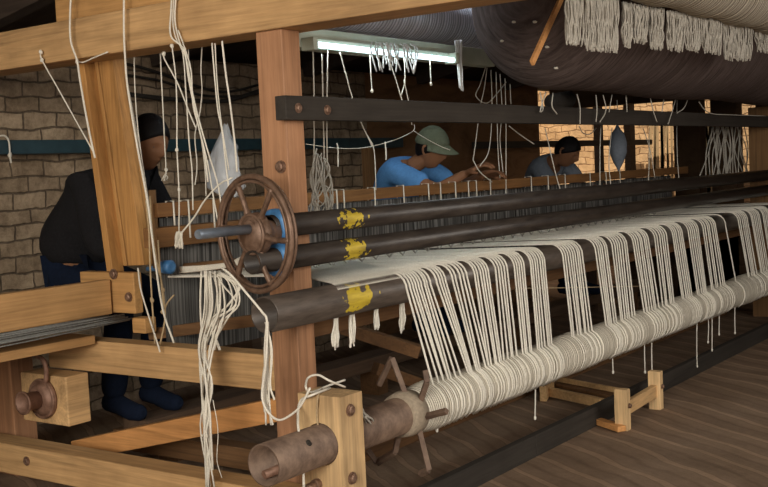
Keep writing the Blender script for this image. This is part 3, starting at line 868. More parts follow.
for i, (pts, lb) in enumerate((
    ([(172, -4), (171, 14), (171, 36), (184, 50), (189, 80), (196, 115), (204, 150), (208, 182)], 'thickest strand of the cord bunch looped over the top beam'),
    ([(176, -4), (175, 20), (179, 40), (187, 62), (194, 100), (206, 145), (218, 185), (222, 214)], 'strand of the looped bunch slanting farthest right behind the wheel'),
    ([(174, -4), (173, 22), (176, 38), (183, 54), (186, 92), (189, 140), (192, 170), (193, 210)], 'strand of the looped bunch that hangs nearly plumb'),
    ([(178, 30), (184, 46), (191, 70), (193, 104), (199, 128), (207, 160), (214, 200), (220, 232)], 'strand of the looped bunch leaning down to the wheel rim'))):
    cord(lb, pts, (.0048, .004, .0034, .0036)[i], F, knots=(3,) if i == 0 else ())
cord('fine double cord right of the looped bunch', [(188, 44), (190, 80), (196, 110), (200, 130), (205, 170), (206, 196)], .0026, Bk)
cord('slack thin cord with a bend, left of the plastic bag', [(202, 44), (201, 70), (202, 90), (200, 112), (195, 135), (197, 165), (195, 185)], .003, Bk)
cord('straight cord left side of the plastic bag', [(212, 43), (215, 80), (218, 110), (222, 130), (226, 165), (230, 198)], .004, F)
cord('twin cord hugging the left side of the plastic bag', [(215, 43), (217, 80), (220, 112), (224, 140), (229, 170)], .003, F)
cord('thick cord right side of the plastic bag', [(222, 41), (226, 75), (231, 110), (235, 145), (237, 172)], .0048, F)
cord('rope from the wheel rim down to the knotted fray on the lower beam', [(232, 178), (220, 184), (205, 200), (195, 216), (184, 230), (177, 238)], .0042, F)
tl = MB(); strands(tl, (at(176, 232, X=3.10), at(182, 232, X=3.10)), (at(174, 248, X=3.10), at(184, 248, X=3.10)), 12, .003, .004, .003)
tag(mk('frayed_knot', tl, M['cord']), 'frayed cotton knot hanging on the lower beam left of the wheel', 'knot')
# tan cords round stick left of the rail
o = mk('tied_stick', MB().tube([at(152, 190, X=3.17), at(157, 268, X=3.17)], .016, 8), M['wood_midz'])
tag(o, 'upright stick tied to the left ends of the breast rail with tan cord', 'stick')
for pts, lb in (([(150, 196), (152, 230), (157, 262), (163, 290), (165, 318), (160, 345)], 'tan cord down from the tied stick to the knee-high beam'),
                ([(146, 200), (149, 232), (150, 262), (152, 300), (155, 344)], 'left tan cord below the tied stick'),
                ([(158, 240), (160, 270), (163, 300), (163, 312), (168, 302), (174, 295)], 'tan cord with a knot beside the grey warp threads')):
    cord(lb, pts, .0045, ('X', 3.13), 'cord_tan', knots=(3,), group='tan cords at the tied stick')
# blue pin
bpn = MB().tube([at(148, 269, X=3.20), at(160, 268, X=3.20), at(163, 267, X=3.20), at(171, 267, X=3.20), at(172, 267, X=3.20)], [.012, .012, .028, .03, .018], 14)
tag(mk('blue_pin', bpn, M['blue_paint']), 'blue painted pin end sticking out right of the leaning board', 'pin')
# yarn on warp rod
mb = MB()
for k in range(14):
    y = random.uniform(-3, 3)
    mb.tube(cr([at(182 + random.uniform(-3, 3), 270 + y, X=3.28), at(205, 268 + y * .8, X=3.24), at(228, 265 + y * .7, X=3.2), at(246, 259 + random.uniform(-5, 5), X=3.15)]), .004, 5)
tag(mk('loose_warp_hank', mb, M['cord']), 'loose white yarns lying along the stick behind the handwheel', 'yarn', kind='stuff')
# big hank down
mb = MB()
for k in range(12):
    x0 = random.uniform(201, 226); x2 = random.uniform(200, 214); yb = random.choice([402, 438, 470, 492, 492, 486])
    xm = x0 + random.uniform(-3, 8) if x0 > 212 else x0 - 1
    rj = lambda: random.uniform(-.022, .022)
    mb.tube(cr([at(x0, 271, X=3.05 + rj()), at(xm + random.uniform(-3, 3), 310, X=3.03 + rj()), at(206 + (x0 - 212) * .4 + random.uniform(-5, 5), 350, X=3.0 + rj()), at(206 + (x0 - 212) * .2 + random.uniform(-5, 5), 385, X=2.96 + rj() * .7), at(205 + random.uniform(-5, 6), 425, X=2.945 + rj() * .7), at(x2 + random.uniform(-3, 3), yb, X=2.94 + rj() * .5)]), random.uniform(.0034, .0045), 5)
for k in range(7):
    mb.tube(cr([at(random.uniform(206, 222), 272, X=3.05), at(random.uniform(222, 240), 285, X=3.04), at(random.uniform(226, 240), 305, X=3.04), at(random.uniform(210, 228), 322, X=3.03), at(random.uniform(208, 222), 350, X=3.02)]), .0038, 5)
tag(mk('cotton_hank', mb, M['cord']), 'big tangled white cotton hank hanging before the knee-high beam', 'hank')
cord('thin cord end beside the big hank reaching the brace', [(213, 400), (218, 430), (217, 460), (222, 478)], .002, ('X', 2.96))
# rope from wheel to block
cord('rope running from the wheel bottom, over the pipe mouth and up onto the pale block', [(222, 268), (232, 276), (248, 295), (262, 312), (267, 322), (266, 360), (262, 395), (268, 412), (280, 420), (296, 411), (304, 400), (310, 388)], .005, ('X', 2.84))
mb = MB()
for k in range(8):
    mb.tube(cr([at(265 + random.uniform(-1, 3), 322, X=2.845), at(268 + random.uniform(-4, 4), 350, X=2.86), at(265 + random.uniform(-3, 7), 385, X=2.87), at(266 + random.uniform(-3, 9), random.choice([400, 412, 425]), X=2.87)]), .004, 5)
tag(mk('cotton_hank', mb, M['cord']), 'narrow white cotton hank hanging from the mouth of the big pipe', 'hank')
def world_cord(label, pts, r, mat='cord', name='cotton_string', cat='cord', group=None):
    return tag(mk(name, MB().tube(cr(pts, 6), r, 7), M[mat]), label, cat, group)
zt = .605
bt_pts = [at(345, 380, Z=.612), at(330, 385, Z=.607), at(312, 392, Z=.608), at(306, 388, Z=.64), at(308, 378, Z=.66), at(318, 375, Z=.67), at(330, 381, Z=.65), at(345, 387, Z=.61)]
world_cord('white cord looped loosely on top of the pale bearing block', bt_pts, .0042)
world_cord('white cord dropping from the pale block across the lower pipe', [at(330, 388, Z=.607), at(312, 395, Z=.606), at(300, 402, X=2.99), at(298, 425, X=2.90), at(302, 450, X=2.86), at(304, 490, X=2.86)], .0048)
world_cord('coarse tan string down the middle of the block front', [at(322, 389, Z=.604), at(318, 396, X=2.994), at(317, 412, X=2.993), at(318, 426, X=2.99)], .0035, 'cord_tan')
mb = strands(MB(), (at(361, 410, X=3.16), at(364, 418, X=3.16)), (at(372, 420, X=3.3), at(378, 432, X=3.3)), 12, .0035, .012, .006)
tag(mk('yarn_tuft', mb, M['yarn_dim']), 'grey yarn tuft sticking out behind the pale block over the lower pipe', 'tassel')
mb = strands(MB(), (at(405, 373, X=3.7), at(406, 377, X=3.7)), (at(420, 378, X=3.75), at(422, 380, X=3.75)), 7, .0035, .004, .003)
# short tassels under the big pipe
for (px, ya, yb, w, lb) in ((336, 317, 348, 6, 'leftmost short tassel under the big pipe, with a tan end'), (352, 315, 345, 5, 'slender tassel under the big pipe, second from left'),
                            (377, 308, 329, 5, 'small tassel under the big pipe, third from left'), (402, 303, 331, 4, 'dim tassel under the big pipe right beside the first threads')):
    mb = strands(MB(), (at(px - 1.5, ya - 4, Y=BY), at(px + 1.5, ya - 4, Y=BY)), (at(px - w / 2, yb, Y=BY), at(px + w / 2, yb - 2, Y=BY)), 13, .0036, .007, .004)
    tag(mk('pipe_tassel', mb, M['yarn']), lb, 'tassel', 'short tassels under the big pipe')
# cords right of the post, hung from the batten
T = ('Y', 2.97)
R = [([(313, 52), (314, 100), (314, 150), (312, 182)], 'cord hanging right beside the post from the tube holder'),
     ([(322, 54), (323, 100), (324, 150), (323, 180)], 'second cord from the post below the tube'),
     ([(328, 50), (327, 100), (327, 150), (328, 176)], 'third cord from the post below the tube'),
     ([(340, 52), (346, 75), (353, 100), (360, 120), (372, 146)], 'slanting cord from the left half of the tube'),
     ([(370, 55), (371, 75), (372, 91)], 'short frayed cord ending above the dark board'),
     ([(388, 57), (396, 80), (402, 100), (405, 106)], 'left leg of the Y-shaped cord below the tube'),
     ([(404, 55), (405, 80), (401, 96)], 'stub joining the Y-shaped cord below the tube'),
     ([(404, 80), (409, 104), (412, 125)], 'right leg of the Y-shaped cord below the tube'),
     ([(430, 60), (431, 84)], 'short fuzzy cord end near the right end of the tube')]
for pts, lb in R: cord(lb, pts, .0034, T, knots=(-1,) if 'short' in lb else (), group='cords below the fluorescent tube')
mb = MB()
for k in range(26):
    x0 = random.uniform(372, 412); yb = random.uniform(62, 74)
    mb.tube(cr([at(x0, 42 + (x0 - 372) * .05, Y=2.99 if False else 2.965), at(x0 + random.uniform(-2, 7), 50, Y=2.955), at(x0 + random.uniform(0, 9), yb, Y=2.96)], 4), .0036, 5)
tag(mk('yarn_tassel', mb, M['cord_white']), 'white tassel fringe hanging over the fluorescent tube', 'tassel')
mb = strands(MB(), (at(455, 40, Y=3.0), at(462, 40, Y=3.0)), (at(460, 88, Y=3.0), at(463, 90, Y=3.0)), 12, .0036, .004, .003)
tag(mk('yarn_tassel', mb, M['cord_white']), 'thin white tassel dangling past the right end of the tube', 'tassel')
mb = strands(MB(), (at(316, 150, Y=2.95), at(326, 165, Y=2.95)), (at(310, 212, Y=2.93), at(332, 208, Y=2.97)), 22, .0034, .03, .012)
tag(mk('cotton_hank', mb, M['yarn_dim']), 'grey tangled hank hanging right beside the post above the thin pipe', 'hank')
cord('string looping over the cap of the blue-shirted man', [(306, 144), (335, 148), (362, 148), (385, 143), (402, 137), (414, 130), (414, 124)], .002, ('Y', 3.2), group='strings near the weavers')
cord('string sloping down right from the crown of the cap', [(414, 131), (425, 138), (440, 146), (450, 150)], .0024, ('Y', 3.2), group='strings near the weavers')
cord('slanting string left of the blue shirt crossing the wall stud', [(361, 122), (367, 135), (374, 150), (376, 190)], .003, ('Y', 3.3), group='strings near the weavers')
cord('short tie hanging from the teal beam right of the post', [(337, 143), (338, 150), (338, 167)], .004, ('Y', 3.3), group='strings near the weavers')
cord('looped tie on the teal beam near the blue shirt', [(385, 142), (386, 152), (386, 160)], .005, ('Y', 3.3), group='strings near the weavers')
# cluster near 470-510
S = ('Y', 3.3)
cl = [([(486, 66), (480, 85), (476, 96), (487, 103), (500, 90), (506, 82)], 'zigzag white cord loop left of the dark bundle'), ([(487, 68), (484, 90), (480, 108), (476, 140), (473, 160)], 'cord from the batten to the hand of the blue-shirted man'),
      ([(491, 70), (492, 110), (489, 150), (480, 166)], 'cord right of the weaver hand, leaning left'), ([(496, 72), (497, 110), (498, 150), (500, 178)], 'plumb cord beside the zigzag loop'),
      ([(500, 74), (502, 110), (500, 140), (503, 172)], 'slightly bent cord below the dark bundle edge'), ([(505, 78), (506, 120), (506, 160), (506, 208)], 'long bright cord down to the top pipe below the bundle edge'),
      ([(510, 84), (511, 104)], 'short stub cord right under the dark bundle edge'), ([(473, 160), (480, 172), (492, 182)], 'string from the weaver hand to the breast rail')]
for pts, lb in cl: cord(lb, pts, .0036, S, group='cords between bundle and weavers')
cl = [([(540, 92), (543, 108), (541, 112)], 'left of the crossed cord pair under the bundle'), ([(546, 92), (542, 104), (540, 112)], 'right of the crossed cord pair under the bundle'),
      ([(553, 93), (552, 106), (557, 114)], 'curved cord under the bundle beside the dark cylinder'), ([(577, 94), (580, 108), (580, 124)], 'cord over the dark board above the third weaver'),
      ([(596, 95), (597, 110), (596, 122)], 'cord over the dark board right of the third weaver'), ([(603, 95), (606, 110), (600, 122)], 'slanting cord over the board by the blue bag'),
      ([(612, 95), (609, 112)], 'short cord by the middle of the dark board'), ([(626, 94), (627, 112)], 'fine cord right of the blue bag on the board'),
      ([(650, 96), (653, 110), (657, 122)], 'thick fuzzy cord at the right of the board'), ([(664, 97), (662, 112)], 'fuzzy cord stub right of centre on the board'),
      ([(676, 98), (672, 112), (668, 124)], 'slanted fine cord right part of the board'), ([(688, 99), (684, 108), (677, 113)], 'curved strap-like cord at the right of the board'),
      ([(699, 102), (705, 110), (714, 114), (735, 115), (766, 116)], 'cord sagging along the top of the dark board at far right')]
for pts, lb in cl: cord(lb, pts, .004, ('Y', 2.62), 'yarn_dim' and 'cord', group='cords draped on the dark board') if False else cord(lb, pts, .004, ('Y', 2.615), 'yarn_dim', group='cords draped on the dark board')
cl = [([(509, 126), (522, 136), (534, 144)], 'diagonal string left of the third weaver'), ([(545, 128), (550, 150), (556, 175), (561, 192)], 'white string crossing before the grey shirt'),
      ([(601, 126), (600, 150), (600, 188)], 'thick pale cord right of the third weaver'), ([(579, 126), (583, 133), (590, 134), (596, 128)], 'string loop over the bright wall by the third weaver'),
      ([(612, 128), (609, 160), (611, 188)], 'string left of the hanging blue bag'), ([(617, 100), (618, 128)], 'string the blue bag hangs by'),
      ([(643, 128), (650, 150), (655, 178)], 'slanting cord over the first bright gap'), ([(649, 128), (649, 165), (648, 185)], 'plumb cord over the first bright gap'),
      ([(677, 100), (677, 150), (679, 180)], 'long plumb cord before the dark pier')]
for pts, lb in cl: cord(lb, pts, .0038, ('Y', 3.1), group='strings before the bright opening')
hm = MB()
for k in range(26):
    x0 = random.uniform(712, 745); x1 = x0 + random.uniform(-14, 12)
    hm.tube(cr([at(x0, 126, Y=3.0), at((x0 + x1) / 2 + random.uniform(-6, 6), 150, Y=3.0), at(x1, 178, Y=3.0)], 4), .0045, 5)
tag(mk('tangled_cords', hm, M['yarn_dim']), 'tangle of dim cords at the far right behind the dark board', 'cord', kind='stuff')
for a0, a1, lb in ((650, 673, 'pale ragged sunlit strip of sacking in the first bright gap'), (702, 713, 'narrow ragged sunlit strip of sacking in the second bright gap')):
    hm = MB()
    for k in range(14):
        x0 = random.uniform(a0, a1); w = random.uniform(1, 3)
        q0, q1 = at(x0, 118, X=13.7), at(x0 + random.uniform(-4, 4), 206, X=13.7)
        hm.beam(q0, q1, .012, random.uniform(.02, .05), (0, 1, 0))
    tag(mk('ragged_sacking', hm, M['cord_tan']), lb, 'sacking')
# blue bag hanging
c = at(618, 148, Y=3.1)
mb = MB().revolve(c, (0, 0, 1), [(.16, .006), (.13, .02), (.10, .045), (.04, .062), (-.03, .06), (-.10, .035), (-.14, .012), (-.16, .004)], 18)
tag(mk('hanging_bag', mb, M['grey_cloth']), 'small dark blue spindle-shaped bag hanging before the bright wall', 'bag')
c = at(560, 101, Y=2.95)
tag(mk('dark_cylinder', MB().revolve(c, (1, 0, .1), [(-.11, .0001), (-.11, .05), (.11, .052), (.11, .0001)], 20), M['wood_dark']), 'dark cylinder tucked under the bundle above the dark board', 'cylinder')
# plastic bag
def bag():
    mb = MB(); cen = [(226, 124, 2), (225, 134, 6), (226, 146, 11), (224, 160, 15), (224, 174, 19), (226, 188, 17), (229, 196, 10)]
    n = 22; vs = []
    for i, (x, y, w) in enumerate(cen):
        c = at(x, y, X=3.42); rr = w * 4.7 / 1090
        for j in range(n):
            a = 2 * PI * j / n; q = 1 + .25 * math.sin(5 * a + i * 1.3) + random.uniform(-.22, .22)
            vs.append(c + Vector((rr * .6 * q * math.sin(a), rr * q * math.cos(a), random.uniform(-.006, .006))))
    fs = [(i * n + j, i * n + (j + 1) % n, (i + 1) * n + (j + 1) % n, (i + 1) * n + j) for i in range(len(cen) - 1) for j in range(n)]
    return mb.add(vs, fs, True)
tag(mk('plastic_bag', bag(), M['plastic']), 'crumpled clear plastic bag hanging between cords above the handwheel', 'bag')
# ties round the breast rail
ties = [336, 343, 374, 403, 428, 440, 455, 468, 476, 490, 531, 548, 565, 590, 606, 620, 172, 187, 212]
for px in ties:
    c = at(px, 196, Y=3.45).x; z0, z1, ya, yb = 1.24, 1.31, 3.444, 3.490
    mb = MB().tube([(c, ya, z0 - random.uniform(.02, .1)), (c, ya, z0), (c, ya, z1), (c, yb, z1), (c, yb, z0)], .0042, 5)
    tag(mk('rail_tie', mb, M['cord']), 'thin cotton tie wrapped round the breast rail', 'tie', 'cotton ties on the breast rail')
# cord dangling on the teal beam, left edge
cord('hooked cord hanging from the teal beam at the left edge', [(-2, 136), (5, 136), (9, 142), (10, 155), (11, 163)], .006, ('Y', 5.24), knots=(3,), group='cords at the left')
# pale heddle loops behind the big pipe
mb = MB(); x = 3.5; pts = []
k = 0
while x < 7.6:
    pts.append((x, 3.02, 1.035 if k % 2 == 0 else .985)); x += .055; k += 1
mb.tube(cr(pts, 3), .004, 5)
pts = [(p[0] + .03, 3.06, p[2] + .02) for p in pts]; mb.tube(cr(pts, 3), .0035, 5)
tag(mk('looped_cord', mb, M['yarn_dim']), 'scalloped grey cord looped along behind the big pipe', 'cord')
a = at(505, 287, Y=2.9); b_ = at(652, 287.5, Y=2.9)
tag(mk('thin_rod', MB().tube([at(495, 289, Y=3.0), at(652, 286, Y=2.78)], .004, 6), M['cord_tan']), 'thin pale rod glimpsed through the hanging warp threads', 'rod')
# ================================================================ PEOPLE
def skin_mesh(chains, levels=1):
    """chains: {key:(pos,r)}, edges -> evaluated smooth skin mesh as (verts, faces)"""
    nodes, edges, root = chains
    bm = bmesh.new(); lay = bm.verts.layers.skin.verify(); vm = {}
    for k, (p, r) in nodes.items():
        v = bm.verts.new(p); rr = r if isinstance(r, tuple) else (r, r)
        v[lay].radius = rr; v[lay].use_root = (k == root); vm[k] = v
    for a, b in edges: bm.edges.new((vm[a], vm[b]))
    me = bpy.data.meshes.new('tmp'); bm.to_mesh(me); bm.free()
    o = bpy.data.objects.new('tmp', me); COL.objects.link(o)
    s = o.modifiers.new('S', 'SKIN'); s.use_smooth_shade = True
    u = o.modifiers.new('U', 'SUBSURF'); u.levels = levels + 1; u.render_levels = levels + 1
    dg = bpy.context.evaluated_depsgraph_get(); dg.update()
    ev = o.evaluated_get(dg).to_mesh()
    vs = [v.co.copy() for v in ev.vertices]; fs = [tuple(p.vertices) for p in ev.polygons]
    o.evaluated_get(dg).to_mesh_clear()
    bpy.data.objects.remove(o); bpy.data.meshes.remove(me)
    return vs, fs

def head_mesh(c, fwd, up, s=1.0):
    """face looks along fwd"""
    c = Vector(c); f = Vector(fwd).normalized(); u_ = (Vector(up) - f * Vector(up).dot(f)).normalized(); r_ = f.cross(u_)
    vs = []; n, m = 40, 28
    def g(x, x0, w): return math.exp(-((x - x0) / w) ** 2)
    for i in range(m + 1):
        th = PI * i / m
        for j in range(n):
            ph = 2 * PI * j / n
            z = math.cos(th); x = math.sin(th) * math.sin(ph); y = math.sin(th) * math.cos(ph)   # y = forward
            X, Y, Z = x * .074, y * .093, z * .115
            if z < 0:                                    # jaw narrows, chin forward
                X *= 1 + .32 * z; Y *= (1 + .12 * z) if y > 0 else (1 + .38 * z)
            if y > 0:
                fr = y
                Y += .024 * g(x, 0, .16) * g(z, -.18, .15) * fr + .012 * g(x, 0, .12) * g(z, .02, .16) * fr      # nose
                Y -= .012 * (g(x, .38, .17) + g(x, -.38, .17)) * g(z, .04, .11)                                # sockets
                Y += .006 * g(z, .2, .09) * g(x, 0, .6)                                                       # brow
                Y += .009 * g(x, 0, .28) * (g(z, -.44, .05) + .9 * g(z, -.56, .05)) - .004 * g(x, 0, .3) * g(z, -.50, .03)  # lips
                Y += .010 * g(x, 0, .3) * g(z, -.82, .14)                                                     # chin
            vs.append(c + (r_ * X + f * Y + u_ * Z) * s)
    fs = [(i * n + j, (i + 1) * n + j, (i + 1) * n + (j + 1) % n, i * n + (j + 1) % n) for i in range(m) for j in range(n)]
    mb = MB(); mb.add(vs, fs, True)
    for sd in (-1, 1):      # ears
        e = c + (r_ * (sd * .073) - f * .008 + u_ * .0) * s
        mb.tube(cr([e + u_ * .030 * s, e + (u_ * .022 - f * .016 + r_ * sd * .012) * s, e + (-u_ * .008 - f * .014 + r_ * sd * .010) * s, e - u_ * .03 * s], 3), .0075 * s, 6)
    return mb, f, u_, r_

def hand_mesh(mb, w, d, nrm, s=1.0, curl=.5, thumb=1):
    """w wrist, d along the hand, nrm palm normal"""
    w = Vector(w); d = Vector(d).normalized(); nrm = (Vector(nrm) - d * Vector(nrm).dot(d)).normalized(); sd = d.cross(nrm)
    for k in range(4):
        o = (k - 1.5) * .019
        mb.tube([w + sd * o * .6, w + d * .045 * s + sd * o, w + d * .088 * s + sd * o * 1.05], [.017, .0155, .012], 8)
        L = (.040, .046, .043, .033)[k] * s; p = w + d * .086 * s + sd * o * 1.05; a = curl * .5; pts = [p]
        for seg in range(3):
            dd = d * math.cos(a) + nrm * math.sin(a); p = p + dd * L * (1, .72, .58)[seg]; pts.append(p); a += curl
        mb.tube(pts, [.0105, .0095, .0088, .007], 8)
    b = w + d * .022 * s + sd * (-.028 * thumb)
    t1 = b + (d * .6 - sd * thumb * .7 + nrm * .3).normalized() * .042; t2 = t1 + (d * .85 - sd * thumb * .2 + nrm * .45).normalized() * .034
    mb.tube([w, b, t1, t2], [.015, .014, .0115, .0085], 8)

def hair_cap(c, f, u_, r_, s, zmin_front=.45, zmin_back=-.45, thick=1.10):
    vs = []; n, m = 36, 16
    c = Vector(c)
    for i in range(m + 1):
        for j in range(n):
            ph = 2 * PI * j / n; fr = (1 + math.cos(ph)) / 2
            zl = zmin_back + (zmin_front - zmin_back) * fr ** 1.2
            th = math.acos(zl) * i / m
            q = thick + .035 * noise.noise(Vector((3 * math.sin(th) * math.sin(ph), 3 * math.cos(ph), 4 * th + 7)))
            if i == m: q -= .08
            X, Y, Z = math.sin(th) * math.sin(ph) * .076 * q, math.sin(th) * math.cos(ph) * .094 * q, math.cos(th) * .115 * q
            if math.cos(th) < 0 and math.cos(ph) < 0: Y *= 1 + .25 * math.cos(th)
            vs.append(c + (r_ * X + f * Y + u_ * Z) * s)
    fs = [(i * n + j, (i + 1) * n + j, (i + 1) * n + (j + 1) % n, i * n + (j + 1) % n) for i in range(m) for j in range(n)]
    return MB().add(vs, fs, True)

def person(label, J, shirt, trousers, look, up=(0, 0, 1), sleeves='long', cap=False, hair=True, hands=None, s=1.0, belly=.15):
    """J: world joints. keys pelvis waist chest neck head, sh/el/wr + L/R, hip/kn/an/toe + L/R"""
    J = {k: Vector(v) for k, v in J.items()}
    e = empty('person', (J['pelvis'].x, J['pelvis'].y, J['pelvis'].z - .1), label, 'person')
    R_ = dict(pelvis=.10, waist=.12, chest=.135, neckb=.065, neck=.052, shL=.062, shR=.062, elL=.042, elR=.042, wrL=.027, wrR=.027,
              hipL=.09, hipR=.09, knL=.062, knR=.062, anL=.042, anR=.042, toeL=.032, toeR=.032)
    J['neckb'] = J['chest'].lerp(J['neck'], .68)
    nodes = {k: (J[k], R_[k]) for k in R_}
    edges = [('pelvis', 'waist'), ('waist', 'chest'), ('chest', 'neckb'), ('neckb', 'neck')]
    for sd in 'LR':
        edges += [('chest', 'sh' + sd), ('sh' + sd, 'el' + sd), ('el' + sd, 'wr' + sd), ('pelvis', 'hip' + sd), ('hip' + sd, 'kn' + sd), ('kn' + sd, 'an' + sd), ('an' + sd, 'toe' + sd)]
    vs, fs = skin_mesh((nodes, edges, 'pelvis'))
    hm_, f, u_, r_ = head_mesh(J['head'], look, up, s)
    hm_.tube([J['neck'] - Vector((0, 0, .03)), J['neck'], J['head'] - u_ * .05 - f * .02], [.055, .052, .05], 14)
    for sd in 'LR':
        if hands and sd in hands:
            dd, nn = hands[sd]; hand_mesh(hm_, J['wr' + sd], dd, nn, 1.0, .45, 1 if sd == 'R' else -1)
    hm_.add(vs, fs, True)
    body = mk('body', hm_, M['skin'], e)
    rm = body.modifiers.new('Remesh', 'REMESH'); rm.mode = 'VOXEL'; rm.voxel_size = .006; rm.use_smooth_shade = True
    dg = bpy.context.evaluated_depsgraph_get(); dg.update()
    me2 = bpy.data.meshes.new_from_object(body.evaluated_get(dg)); body.modifiers.clear()
    bm = bmesh.new(); bm.from_mesh(me2); bm.verts.ensure_lookup_table(); seen = [False] * len(bm.verts); best = []
    for v0 in bm.verts:
        if seen[v0.index]: continue
        seen[v0.index] = True; st_ = [v0]; comp = []
        while st_:
            q = st_.pop(); comp.append(q)
            for ed_ in q.link_edges:
                o_ = ed_.other_vert(q)
                if not seen[o_.index]: seen[o_.index] = True; st_.append(o_)
        if len(comp) > len(best): best = comp
    keep = set(best); bmesh.ops.delete(bm, geom=[v for v in bm.verts if v not in keep], context='VERTS')
    bm.to_mesh(me2); bm.free(); body.data = me2
    # shirt
    g = 1.0
    nd = {'pelvis': (J['pelvis'] + Vector((0, 0, .02)), belly * .98), 'waist': (J['waist'], belly * 1.0), 'chest': (J['chest'], .158), 'neckb': (J['neckb'], .086)}
    ed = [('pelvis', 'waist'), ('waist', 'chest'), ('chest', 'neckb')]
    for sd in 'LR':
        nd['sh' + sd] = (J['sh' + sd], .083); ed.append(('chest', 'sh' + sd))
        if sleeves == 'long':
            nd['el' + sd] = (J['el' + sd], .066); nd['wr' + sd] = (J['el' + sd].lerp(J['wr' + sd], .93), .044)
            ed += [('sh' + sd, 'el' + sd), ('el' + sd, 'wr' + sd)]
        else:
            nd['el' + sd] = (J['sh' + sd].lerp(J['el' + sd], .82), .070); ed.append(('sh' + sd, 'el' + sd))
    vs, fs = skin_mesh((nd, ed, 'pelvis'))
    # soft folds
    out = []
    for v in vs:
        q = noise.noise(v * 9) * .010 + noise.noise(v * 21 + Vector((3, 1, 0))) * .005
        out.append(v + Vector((q, q * .6, q * .5)))
    mk('shirt' if sleeves != 'long' else 'sweater', MB().add(out, fs, True), shirt, e)
    nd = {'pelvis': (J['pelvis'] + Vector((0, -.02, -.015)), .138)}; ed = []
    for sd in 'LR':
        nd['hip' + sd] = (J['hip' + sd], .105); nd['kn' + sd] = (J['kn' + sd], .08); nd['an' + sd] = (J['kn' + sd].lerp(J['an' + sd], 1.0), .066)
        ed += [('pelvis', 'hip' + sd), ('hip' + sd, 'kn' + sd), ('kn' + sd, 'an' + sd)]
    vs, fs = skin_mesh((nd, ed, 'pelvis')); mk('trousers', MB().add(vs, fs, True), trousers, e)
    for sd in 'LR':
        a = J['an' + sd]; t = J['toe' + sd]; d = (t - a); d.z = 0; d.normalize()
        sb = MB().tube(cr([a + Vector((0, 0, -.0)) - d * .05, a + d * .03 + Vector((0, 0, -.012)), t - d * .03, t + d * .05], 4), [.03] + [.05] * 4 + [.046] * 4 + [.042] * 2 + [.036, .018], 12)
        mk('shoe', sb, M['navy'], e)
    c = J['head']
    if hair: mk('hair', hair_cap(c, f, u_, r_, s, .48 if not cap else .3, -.5), M['hair'], e)
    if cap:
        k = mk('cap', hair_cap(c + u_ * .012, f, u_, r_, s * 1.06, .30, .10, 1.16), M['cap'], e)
        vs = []; n = 14
        for top in (0, 1):
            for i in range(n + 1):
                a = PI * (i / n) - PI / 2
                for rr in (.9, 1.7):
                    X = math.sin(a) * .082 * (1 if rr < 1 else 1.02); Y = math.cos(a) * .098 * rr + (0.0 if rr < 1 else .006); Z = .048 - (rr - .9) * .045 - .02 * abs(math.sin(a)) - (.004 * top)
                    vs.append(c + u_ * .012 + (r_ * X + f * Y + u_ * Z) * s * 1.06)
        fs = []; st_ = 2 * (n + 1)
        for i in range(n):
            fs.append((2 * i, 2 * i + 1, 2 * i + 3, 2 * i + 2)); fs.append(tuple(st_ + q for q in (2 * i + 2, 2 * i + 3, 2 * i + 1, 2 * i)))
            fs.append((2 * i + 1, st_ + 2 * i + 1, st_ + 2 * i + 3, 2 * i + 3))
        mk('brim', MB().add(vs, fs, True), M['cap'], k)
    for sd in (-1, 1):
        ec = c + (f * .069 + u_ * .006 + r_ * sd * .029) * s
        mk('eye', MB().blob(ec, .011, 1, 1, 1, 0, 10), M['eye'], e)
    return e
def V(*a): return Vector(a)

def seated(hx, px_head, px_neck, px_chest, px_waist, px_pelvis, X):
    pass
# man in black at left
A = lambda x, y, X: at(x, y, X=X)
J = dict(pelvis=A(80, 272, 3.62), waist=A(77, 238, 3.62), chest=A(114, 193, 3.62), neck=A(133, 164, 3.62), head=A(148, 143, 3.62))
sx = V(.19, 0, 0)
J['shR'] = J['chest'] - sx + V(0, -.03, .05); J['shL'] = J['chest'] + sx + V(0, -.03, .05)
J['elR'] = A(98, 250, 3.40); J['elL'] = J['elR'] + V(.48, -.05, 0)
J['wrR'] = A(142, 252, 3.50); J['wrL'] = A(150, 248, 3.72)
for sd, k in (('R', -1), ('L', 1)):
    J['hip' + sd] = J['pelvis'] + V(.10 * k, -.05, -.03); J['kn' + sd] = J['pelvis'] + V(.12 * k, -.44, -.12)
    J['an' + sd] = J['kn' + sd] + V(0, .10, -.50); J['toe' + sd] = J['an' + sd] + V(0, -.17, -.04)
person('man in a black sweater seated hunched at the left behind the leaning board', J, M['black_knit'], M['navy'], (-.05, -1, -.35), (0, -.3, 1), 'long', False, True,
       {'R': (V(0, -1, -.1), V(.3, 0, -1)), 'L': (V(0, -1, -.1), V(-.3, 0, -1))}, belly=.222, s=1.15)
# man in blue with cap
B = lambda x, y, Y: at(x, y, Y=Y)
J = dict(head=B(431, 150, 3.72), neck=B(414, 165, 3.84), chest=B(402, 177, 3.98), waist=B(392, 214, 4.14), pelvis=B(388, 250, 4.32))
J['pelvis'].z = 1.0; J['waist'].z = 1.16
cx = J['chest'].x
J['shR'] = J['chest'] + V(-.17, -.0, .06); J['shL'] = J['chest'] + V(.17, -.06, .06)
J['elR'] = B(437, 190, 3.62); J['wrR'] = B(468, 172, 3.44); J['elL'] = J['elR'] + V(.42, .1, 0); J['wrL'] = J['wrR'] + V(.16, -.02, -.02)
for sd, k in (('R', -1), ('L', 1)):
    J['hip' + sd] = J['pelvis'] + V(.10 * k, -.05, -.03); J['kn' + sd] = J['pelvis'] + V(.12 * k, -.42, -.12)
    J['an' + sd] = J['kn' + sd] + V(0, .10, -.50); J['toe' + sd] = J['an' + sd] + V(0, -.17, -.04)
